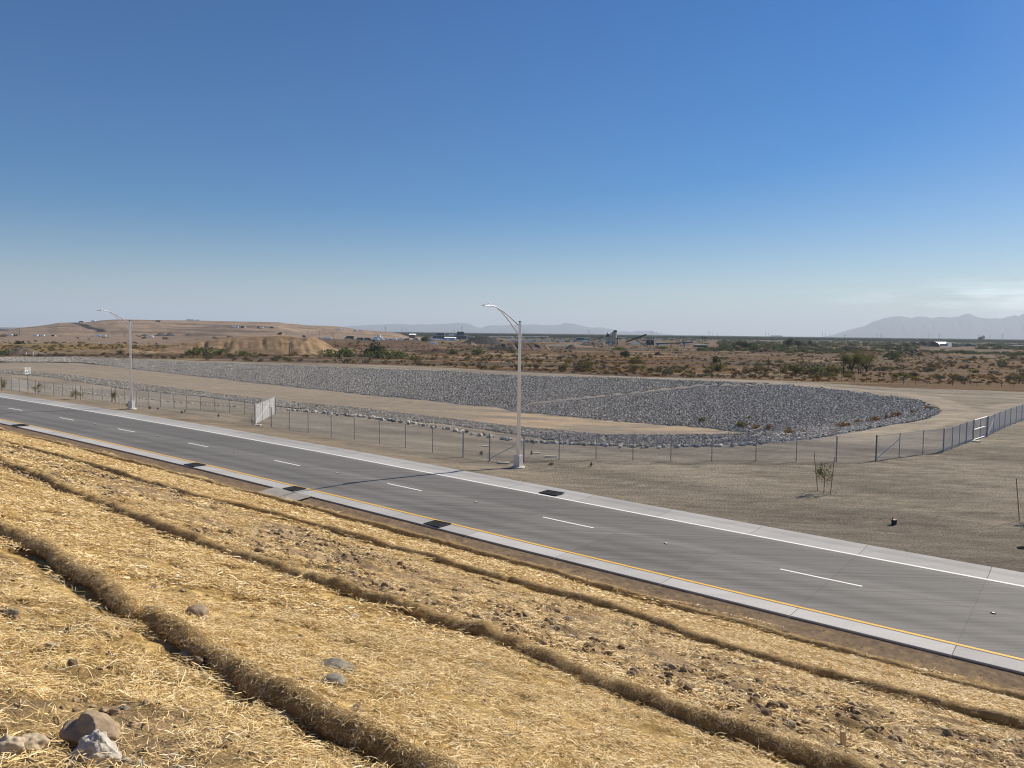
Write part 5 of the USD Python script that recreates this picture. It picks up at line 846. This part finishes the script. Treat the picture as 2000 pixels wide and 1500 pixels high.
for k in range(3):
    x = W * (.22 + .115 * k); s2 = np.linspace(0, np.pi, 14); fr_ = np.array([[x + W * .052 * math.cos(q), -6.3, H_ * .92 * math.sin(q) ** .7] for q in s2]); part('arch', (np.vstack([fr_, fr_ + [0, 6, 0], [[x, -6.3, 0]]]), np.vstack([[[i, i + 1, 28] for i in range(13)], [[i, i + 14, i + 15] for i in range(13)], [[i, i + 15, i + 1] for i in range(13)]])), M['white'], t)
part('end_wall', (np.vstack([[[W / 2 - .05, -6 * math.cos(q), H_ * math.sin(q) ** .8] for q in th], [[W / 2 - .05, 0, 0]]]), np.array([[i, i + 1, 20] for i in range(19)])), M['cream'], t)
# concrete plant
y = yd(1195, 674); k = y / F; o = at_depth(1192, 674, y); o[2] = ground_z(o[0], o[1]); t = thing('concrete_plant', 'tan concrete batching plant with silos and inclined conveyor', 'industrial plant', o)
X_ = lambda px: (px - 1192) * k
Zp = lambda py: (674 - py) * k
for px, w, top, m in ((1186, 5.5, 658, 'tan'), (1191, 5, 657.5, 'tan'), (1194.3, 2.6, 658.5, 'cream'), (1198, 6, 648.5, 'tan'), (1202.4, 4.4, 648, 'cream')):
    r_ = w * k / 2; sl = part('silo', cat(cyl(r_, r_, Zp(668), Zp(top), 14, (X_(px), 0)), cyl(r_ * .3, r_, Zp(672), Zp(668), 14, (X_(px), 0))), M[m], t, smooth=40); part('silo_lid', cyl(r_, r_ * .4, Zp(top), Zp(top) + .5, 14, (X_(px), 0)), M['rust'], sl)
for px in (1183.5, 1188.5, 1193.5, 1196, 1200, 1204.5): part('leg', beam((X_(px), -.8, 0), (X_(px), -.8, Zp(667)), .3), M['rust'], t)
part('head_house', box((2.6, 2.2, 1.6), (X_(1201), 0, Zp(646.2))), M['rust'], t); part('head_house', box((2.0, 2, 2.2), (X_(1186.4), 0, Zp(654.5))), M['rust'], t); part('vent_stack', cyl(.4, .15, Zp(652), Zp(648.5), 8, (X_(1186.3), 0)), M['rust'], t)
for a_, b_ in (((1187, 656), (1201, 645.5)), ((1197, 671), (1206, 660)), ((1153, 665), (1176, 659))): part('conveyor', cat(beam((X_(a_[0]), -.4, Zp(a_[1])), (X_(b_[0]), -.4, Zp(b_[1])), .5), *[beam((X_(a_[0] + (b_[0] - a_[0]) * f_), -.4, Zp(a_[1] + (b_[1] - a_[1]) * f_)), (X_(a_[0] + (b_[0] - a_[0]) * f_), -.4, 0), .14) for f_ in (.3, .7)]), M['rust'], t)
part('loading_deck', box((4.5, 3, .4), (X_(1206), 0, Zp(660))), M['rust'], t); part('deck_leg', beam((X_(1206), 0, 0), (X_(1206), 0, Zp(660)), .35), M['rust'], t); part('hopper', cat(cyl(.4, 1.1, Zp(674), Zp(671), 8, (X_(1193), -1)), cyl(1.1, 1.1, Zp(671), Zp(669.6), 8, (X_(1193), -1))), M['white'], t); part('control_room', box((2.4, 2.2, 3.6), (X_(1177), 0, 1.8 + Zp(672))), M['cream'], t); part('stack', cyl(.35, .25, Zp(660), Zp(654.3), 8, (X_(1175.5), 0)), M['rust'], t)
# crusher
y = yd(1260, 678); k = y / F; o = at_depth(1260, 678, y); o[2] = ground_z(o[0], o[1]); t = thing('rock_crusher', 'dark lattice framed rock crusher with a rising conveyor', 'industrial plant', o); X_ = lambda px: (px - 1260) * k; Zp = lambda py: (678 - py) * k
part('rising_conveyor', cat(beam((X_(1222), 0, Zp(668)), (X_(1261), 0, Zp(653)), .6), beam((X_(1222), 0, Zp(666)), (X_(1261), 0, Zp(651.6)), .2), box((1.2, 1, 1), (X_(1260.5), 0, Zp(653)))), M['rust'], t); part('short_conveyor', beam((X_(1242), 0, Zp(663.5)), (X_(1262), 0, Zp(675)), .5), M['rust'], t)
for a_, b_ in (((1250, 678), (1258, 660)), ((1254, 660), (1272, 678)), ((1258, 678), (1272, 661)), ((1264, 661), (1264, 678)), ((1270, 661), (1270, 678)), ((1256, 670), (1274, 670)), ((1252, 664), (1268, 664)), ((1246, 660), (1246, 671)), ((1276, 660), (1277, 678))): part('lattice_brace', beam((X_(a_[0]), 0, Zp(a_[1])), (X_(b_[0]), 0, Zp(b_[1])), .28), M['post'] if a_[0] % 4 else M['rust'], t)
part('screen_house', box((14 * k, 3, 9 * k), (X_(1270), 2.2, Zp(668))), M['dark'], t); part('top_deck', box((16 * k, 3.2, .5), (X_(1269), 0, Zp(659.5))), M['rust'], t); part('motor_hood', box((1.2, 1.2, 1.0), (X_(1279), -1.2, Zp(660))), M['white'], t)
t = thing('long_conveyor', 'long level dark conveyor on legs right of the rock crusher', 'conveyor', o); part('belt_frame', beam((X_(1280), -1, Zp(670)), (X_(1352), -1, Zp(666.5)), .6), M['rust'], t)
for px in (1283, 1310, 1336): part('leg', beam((X_(px), -1, 0), (X_(px), -1, Zp(668.5)), .4), M['rust'], t)
# vehicles, built once and repeated
def truck_source(body, cab):
    s_ = source('truck'); part('trailer', cat(box((8.2, 2.5, 2.7), (1.2, 0, 2.35)), box((8.0, 2.3, .3), (1.2, 0, .86))), body, s_); c_ = part('cab', (np.array([[-5.4, -1.2, .6], [-5.4, 1.2, .6], [-3.1, -1.2, .6], [-3.1, 1.2, .6], [-5.2, -1.2, 1.7], [-5.2, 1.2, 1.7], [-3.1, -1.2, 1.7], [-3.1, 1.2, 1.7], [-4.7, -1.15, 2.9], [-4.7, 1.15, 2.9], [-3.1, -1.15, 2.9], [-3.1, 1.15, 2.9]]), np.array([[0, 4, 5, 1], [4, 8, 9, 5], [8, 10, 11, 9], [2, 3, 7, 6], [6, 7, 11, 10], [0, 2, 6, 4], [4, 6, 10, 8], [1, 5, 7, 3], [5, 9, 11, 7]])), cab, s_); part('windscreen', box((.04, 2, .8), (-5.0, 0, 2.25)), M['glass_dark'], c_)
    for x in (-4.4, 3.2, 4.4):
        for yy in (-1.05, 1.05): part('wheel', tube(np.array([[x, yy - .15, .5], [x, yy + .15, .5]]), .5, 12), M['rubber'], s_)
    return s_
def car_source(body):
    s_ = source('car'); part('body', cat((np.array([[x, yy, z] for x, zt in ((-2.2, .75), (-.9, .95), (1.6, .95), (2.2, .85)) for yy in (-.85, .85) for z in (.3, zt)]), np.array([[0, 1, 5, 4], [2, 6, 7, 3], [1, 3, 7, 5], [4, 5, 9, 8], [6, 10, 11, 7], [5, 7, 11, 9], [8, 9, 13, 12], [10, 14, 15, 11], [9, 11, 15, 13], [0, 2, 3, 1], [12, 13, 15, 14]]))), body, s_); part('cabin', (np.array([[-.8, -.8, .96], [-.8, .8, .96], [1.5, -.8, .96], [1.5, .8, .96], [-.2, -.65, 1.5], [-.2, .65, 1.5], [1.1, -.65, 1.5], [1.1, .65, 1.5]]), np.array([[0, 4, 5, 1], [2, 3, 7, 6], [4, 6, 7, 5], [0, 2, 6, 4], [1, 5, 7, 3]])), M['glass_dark'], s_)
    for x in (-1.4, 1.35):
        for yy in (-.8, .8): part('wheel', tube(np.array([[x, yy - .1, .32], [x, yy + .1, .32]]), .32, 10), M['rubber'], s_)
    return s_
TK = [truck_source(M['white'], M['white']), truck_source(M['white'], M['blue_dark']), truck_source(M['blue_dark'], M['white']), truck_source(M['rust'], M['cream'])]; CR = [car_source(M['white']), car_source(M['dark'])]
def veh(src_, name, cat_, px, py, lb, grp, wpx, full, y=None, on_hill=False):
    q = hill_at(px, py) if on_hill else at_depth(px, py, y or yd(px, py)); k = q[1] / F; s_ = np.clip(wpx * k / full, .5, 2.2); q[2] = q[2] if on_hill else ground_z(q[0], q[1]); copy(src_, name, lb, cat_, q, (0 if px % 2 < 1 else math.pi) + (px % 5 - 2) * .12, s_, grp)
for px, py, w, j, lb in ((682, 663.5, 18, 3, 'rust red trailer truck, leftmost of the truck yard'), (702, 665, 14, 2, 'dark trailer with a pale cab in the truck yard'), (716, 665.5, 14, 2, 'blue grey covered trailer in the truck yard'), (735, 665.5, 12, 0, 'white box truck beside the stacked white cabin'), (745, 665, 10, 0, 'white box truck in the middle of the truck yard'), (782, 663.5, 10, 0, 'white trailer right of the hill toe'), (794, 664.5, 10, 2, 'blue trailer right of the hill toe'), (812, 664.5, 11, 0, 'white truck left of the bushy dark tree'), (855, 664.5, 6, 0, 'white upright box truck below the office block')): veh(TK[j], 'truck', 'truck', px, py, lb, None, w, 10.6, 800 if py < 664.2 else None)
for px, py, j in ((757, 664, 0), (762, 664.5, 1), (770, 665, 0), (841, 667.5, 0), (847, 667.5, 0), (863, 665, 0), (875, 667, 0), (891, 666.5, 0), (994, 662.5, 0), (1006, 663.5, 0), (1012, 663, 1), (1018, 663, 0), (1030, 663.5, 0), (1041, 664.5, 0), (1052, 664.2, 0), (1070, 663.6, 0), (1088, 664, 0), (1096, 665, 0), (1101, 665.5, 0), (1116, 665, 0), (1120, 664, 1), (1135, 664.5, 0), (1142, 665, 0), (1158, 664.5, 1)): veh(TK[0] if j == 0 else CR[1], 'truck' if j == 0 else 'car', 'truck' if j == 0 else 'car', px, py, 'white truck parked in the yard beyond the earth banks' if j == 0 else 'dark car parked in the yard beyond the earth banks', 'white trucks in the far yard' if j == 0 else 'dark cars in the far yard', 7 if j == 0 else 6, 10.6 if j == 0 else 4.4, 850)
for px, py, w, lb in ((1240, 673.5, 14, 'left white trailer under the rising conveyor'), (1291, 674, 16, 'pale trailer under the long conveyor'), (1340, 673.5, 12, 'blue grey trailer with white end at the conveyor tail'), (847, 673.5, 10, 'white truck on the bank below the tent')): veh(TK[0 if px != 1340 else 1], 'truck', 'truck', px, py, lb, None, w, 10.6)
for px, py, w, lb in ((368, 626, 4, 'first white truck on the hill crest'), (372.5, 626.3, 4, 'second white truck on the hill crest'), (377.5, 626.4, 4, 'third white truck on the hill crest'), (387, 626.5, 4, 'white truck standing apart on the hill crest'), (182, 628.5, 8, 'white trailer on the hill top left of the left lamp'), (455, 641, 6, 'white truck on the hill terrace'), (462, 641, 7, 'larger white truck on the hill terrace'), (511, 642, 5, 'white truck on the far end of the hill terrace'), (662, 645, 5, 'white truck low on the right end of the hill'), (668, 645, 4, 'second white truck low on the right end of the hill'), (695, 646.5, 4, 'lone white truck at the toe of the hill'), (704, 646.5, 4, 'last white truck at the toe of the hill')): veh(TK[0], 'truck', 'truck', px, py, lb, None, w, 10.6, None, True)
for px, py, w, j, lb in ((475, 640.5, 9, 2, 'dark blue truck on the hill terrace'), (308, 629, 9, 3, 'brown earth mover on the hill road'), (158, 629.5, 8, 3, 'brown earth mover at the head of the dark ramp'), (507, 641, 8, 3, 'rust brown hauler at the left of the far terrace'), (530, 641.5, 8, 3, 'rust brown hauler at the right of the far terrace')): veh(TK[j], 'truck', 'truck', px, py, lb, None, w, 10.6, None, True)
for px, py, w, j, lb in ((20, 658.5, 6, 0, 'white truck on the flat at the far left'), (30, 657.5, 6, 3, 'brown truck on the flat at the far left'), (70, 658.5, 7, 0, 'white trailer on the flat below the hill'), (82, 658.5, 4, 1, 'small truck on the flat below the hill'), (105, 658.5, 9, 2, 'blue trailer below the dark ramp'), (192, 659, 6, 0, 'first cream trailer left of the left lamp'), (203, 659, 7, 0, 'second cream trailer left of the left lamp'), (295, 658, 7, 0, 'white flatbed below the hill right of the left lamp'), (634, 658, 4, 0, 'small white truck by the left tall poles'), (642, 658, 6, 0, 'white truck between the tall poles')): veh(TK[j], 'truck', 'truck', px, py, lb, None, w, 10.6, 800)
y = 830.; p0 = at_depth(738, 662, y); t = thing('site_cabin', 'white stacked site cabins in the truck yard', 'cabin', (p0[0], y, ground_z(p0[0], y))); part('lower_cabin', box((9, 3, 3), (0, 0, 1.5)), M['white'], t); part('upper_cabin', box((3, 2.4, 2.2), (1, 0, 4.12)), M['white'], t); part('window', box((3, .1, 1), (-1, -1.55, 1.8)), M['glass_dark'], t)
q = at_depth(594, 658, 800); t = thing('storage_tank', 'dark upright tank with a pale strip on the flat right of the mound', 'tank', (q[0], 800, ground_z(q[0], 800))); part('shell', cyl(1.6, 1.6, 0, 4.2, 14), M['dark'], t); part('ladder_panel', box((.6, .15, 4.2), (-1.5, -1.2, 2.1)), M['white'], t); part('tank_top', cyl(1.6, .3, 4.2, 4.7, 14), M['grey_roof'], t)
for i, (px, py, w, h) in enumerate(((307, 656, 10, 7), (325, 656, 9, 7), (365, 655, 8, 4), (278, 656, 7, 4))): heap(px - w, px + w, py, py - h, None, f'{ords[i]} dark material pile of the group at the foot of the hill', [(0, 0), (.5, 1), (1, 0)], col=(.06, .055, .055), seed=30 + i, depth=820., bumpy=.1)
# poles and pylons
def pole_source():
    s_ = source('utility_pole'); part('mast', tube(np.array([[0, 0, -.3], [0, 0, 10]]), np.array([.2, .13]), 8), M['bark'], s_); part('crossarm', box((2.2, .14, .16), (0, -.18, 9.2)), M['bark'], s_)
    for x in (-1, 0, 1): part('insulator', cyl(.05, .05, 9.282, 9.5, 6, (x, -.18)), M['grey_roof'], s_)
    return s_
UP = pole_source()
for i, (px, base, top, y) in enumerate(((559, 661, 645, 800), (556, 658, 647, 900), (624, 664, 647, 760), (601, 661, 648, 820), (636, 661, 649, 820), (648.5, 664.5, 647.5, 760), (652, 661, 648, 820), (678, 659, 648, 840), (732, 661, 649, 840), (737, 660.5, 648, 840), (788, 664, 649, 760), (1649, 671, 653.5, None), (1933, 669, 655, None), (1493, 676, 661, None), (1497, 675, 663, None), (1594, 672, 663, None), (1950, 682, 668, None), (899, 663, 652, 900), (1340, 666, 655, 900), (38, 664, 644, 820), (243.5, 670, 650, 700))):
    q = at_depth(px, base, y or yd(px, base)); k = q[1] / F; h = (base - top) * k / 10; q[2] = min(q[2], ground_z(q[0], q[1])); copy(UP, 'utility_pole', f'wooden utility pole, {ords[i] if i < 12 else ["second tallest", "lone thin", "close partner", "short", "right edge", "one before the office block", "one behind the conveyor", "left edge", "one beside the left lamp"][i - 12]} of those ' + ('left of the office block' if i < 11 else 'on the right half of the plain' if px > 1000 else 'scattered on the left and centre'), 'utility pole', q, .3, (h * .8, h * .8, h))
def pylon_source():
    s_ = source('pylon'); L = 26.; legs = []
    for sx in (-1, 1):
        for sy in (-1, 1): legs.append(beam((sx * 2.6, sy * 2.6, -.3), (sx * .6, sy * .6, L * .72), .3)); legs.append(beam((sx * .6, sy * .6, L * .72), (sx * .35, sy * .35, L), .24))
    part('lattice_leg', cat(*legs), M['post'], s_); br = []
    for k in range(7):
        z0, z1 = L * .72 * k / 7, L * .72 * (k + 1) / 7; w0, w1 = 2.6 - 2.0 * k / 7, 2.6 - 2.0 * (k + 1) / 7
        for sy in (-1, 1): br += [beam((-w0, sy * w0, z0), (w1, sy * w1, z1), .14), beam((w0, sy * w0, z0), (-w1, sy * w1, z1), .14)]
    part('lattice_brace', cat(*br), M['post'], s_)
    for z, w in ((L * .74, 4.5), (L * .86, 3.8), (L * .97, 3.0)): part('crossarm', cat(beam((-w, 0, z), (w, 0, z), .26), beam((-w, 0, z), (0, 0, z + 1.2), .16), beam((w, 0, z), (0, 0, z + 1.2), .16)), M['post'], s_)
    return s_
PY = pylon_source()
for px, base, top, y, w in ((753, 648, 637, 2600, 1.3), (785.5, 649.5, 639.5, 2600, .7), (794, 649, 641, 3000, .6), (886.5, 650, 641.5, 2600, .8), (902, 651, 638, 2300, .8), (894, 650, 643, 2600, .35), (1021.5, 652, 643, 2800, .5), (1024.5, 652, 645, 3200, .5), (1029.5, 652, 645.5, 3000, .5), (1150, 653, 643, 2700, .6), (1154, 653, 645, 3000, .5), (1158, 653, 647, 3200, .8), (1073.5, 653, 647, 3300, .5), (1272, 654.5, 646, 2800, .7), (1276, 655, 648, 3100, .5), (1282, 655, 648, 3100, .8), (1383.5, 655.5, 647, 2900, .5), (1386.5, 655.5, 647, 2900, .5), (1391, 656, 648, 3200, .5), (1401, 656, 649, 3300, .7), (1495, 657, 647.5, 2900, .6), (1501, 657, 649.5, 3200, .6), (1606, 658.5, 648, 2800, .6), (1612, 658.5, 650, 3200, .6), (1620, 659, 652, 3300, .8), (1713, 660, 649.5, 2800, .6), (1719.5, 660, 651.5, 3100, .4), (1722.5, 660, 652, 3100, .7), (1814, 661, 652, 3100, .7), (1821, 661, 653, 3300, .5), (1834, 663, 652, 2500, .9), (1911, 662, 652, 3000, .7), (1958, 664, 651.5, 2500, .9)):
    q = at_depth(px, base, y); h = (base - top) * y / F / 26; q[2] = 0; copy(PY, 'pylon', 'thin grey lattice power pylon on the hazy horizon', 'pylon', (q[0], y, 0), .2, (h * w * 1.1, h * w * 1.1, (at_depth(px, top, y)[2]) / 26), 'power pylons along the horizon')
q = hill_at(97, 634); copy(PY, 'pylon', 'lattice pylon standing on the slope at the far left', 'pylon', (q[0], q[1] + 120, 6), .2, (.3, .3, (at_depth(97, 624.5, q[1] + 120)[2] - 6) / 26))
# palms
for px, base, top, lb in ((1371, 677, 655.5, 'left taller palm of the pair right of the conveyor'), (1376.5, 676.5, 657.5, 'right shorter palm of the pair right of the conveyor')):
    y = yd(px, base); q = at_depth(px, base, y); k = y / F; h = (base - top) * k; t = thing('palm_tree', lb, 'tree', (q[0], y, ground_z(q[0], y))); part('trunk', tube(np.array([[0, 0, -.2], [.1, 0, h * .5], [0, 0, h * .85]]), np.array([.22, .17, .15]), 8), M['bark'], t); fr = []
    r = np.random.default_rng(int(px))
    for i in range(26):
        th = r.uniform(0, 6.28); e = r.uniform(-.6, 1.2); L = 1.5; d = np.array([math.cos(th) * math.cos(e), math.sin(th) * math.cos(e), math.sin(e)]); s_ = np.array([-math.sin(th), math.cos(th), 0]) * .16; c0 = np.array([0, 0, h * .85]); m_ = c0 + d * L * .55 + [0, 0, .12]; t_ = c0 + d * L + [0, 0, -.35]; fr.append((np.array([c0 - s_ * .3, c0 + s_ * .3, m_ - s_, m_ + s_, t_ - s_ * .3, t_ + s_ * .3]), np.array([[0, 1, 3, 2], [2, 3, 5, 4]])))
    part('crown', cat(*fr), M['leaf_dark'], t)

# ------------------------------------------------------------------ the air
usdkit.material(stage, '/World/Looks/haze_air', {'v': ('principled_volume', dict(color=(.80, .90, 1.0), density=HAZE, anisotropy=.1))}, [], volume='v.volume')
hz = part('haze', box((60000, 31000, 710), (0, 15000, 345)), None); UsdShade.MaterialBindingAPI.Apply(hz).Bind(UsdShade.Material.Get(stage, '/World/Looks/haze_air')); tag(hz, 'thin dusty haze over the plain', 'haze', None, 'stuff')
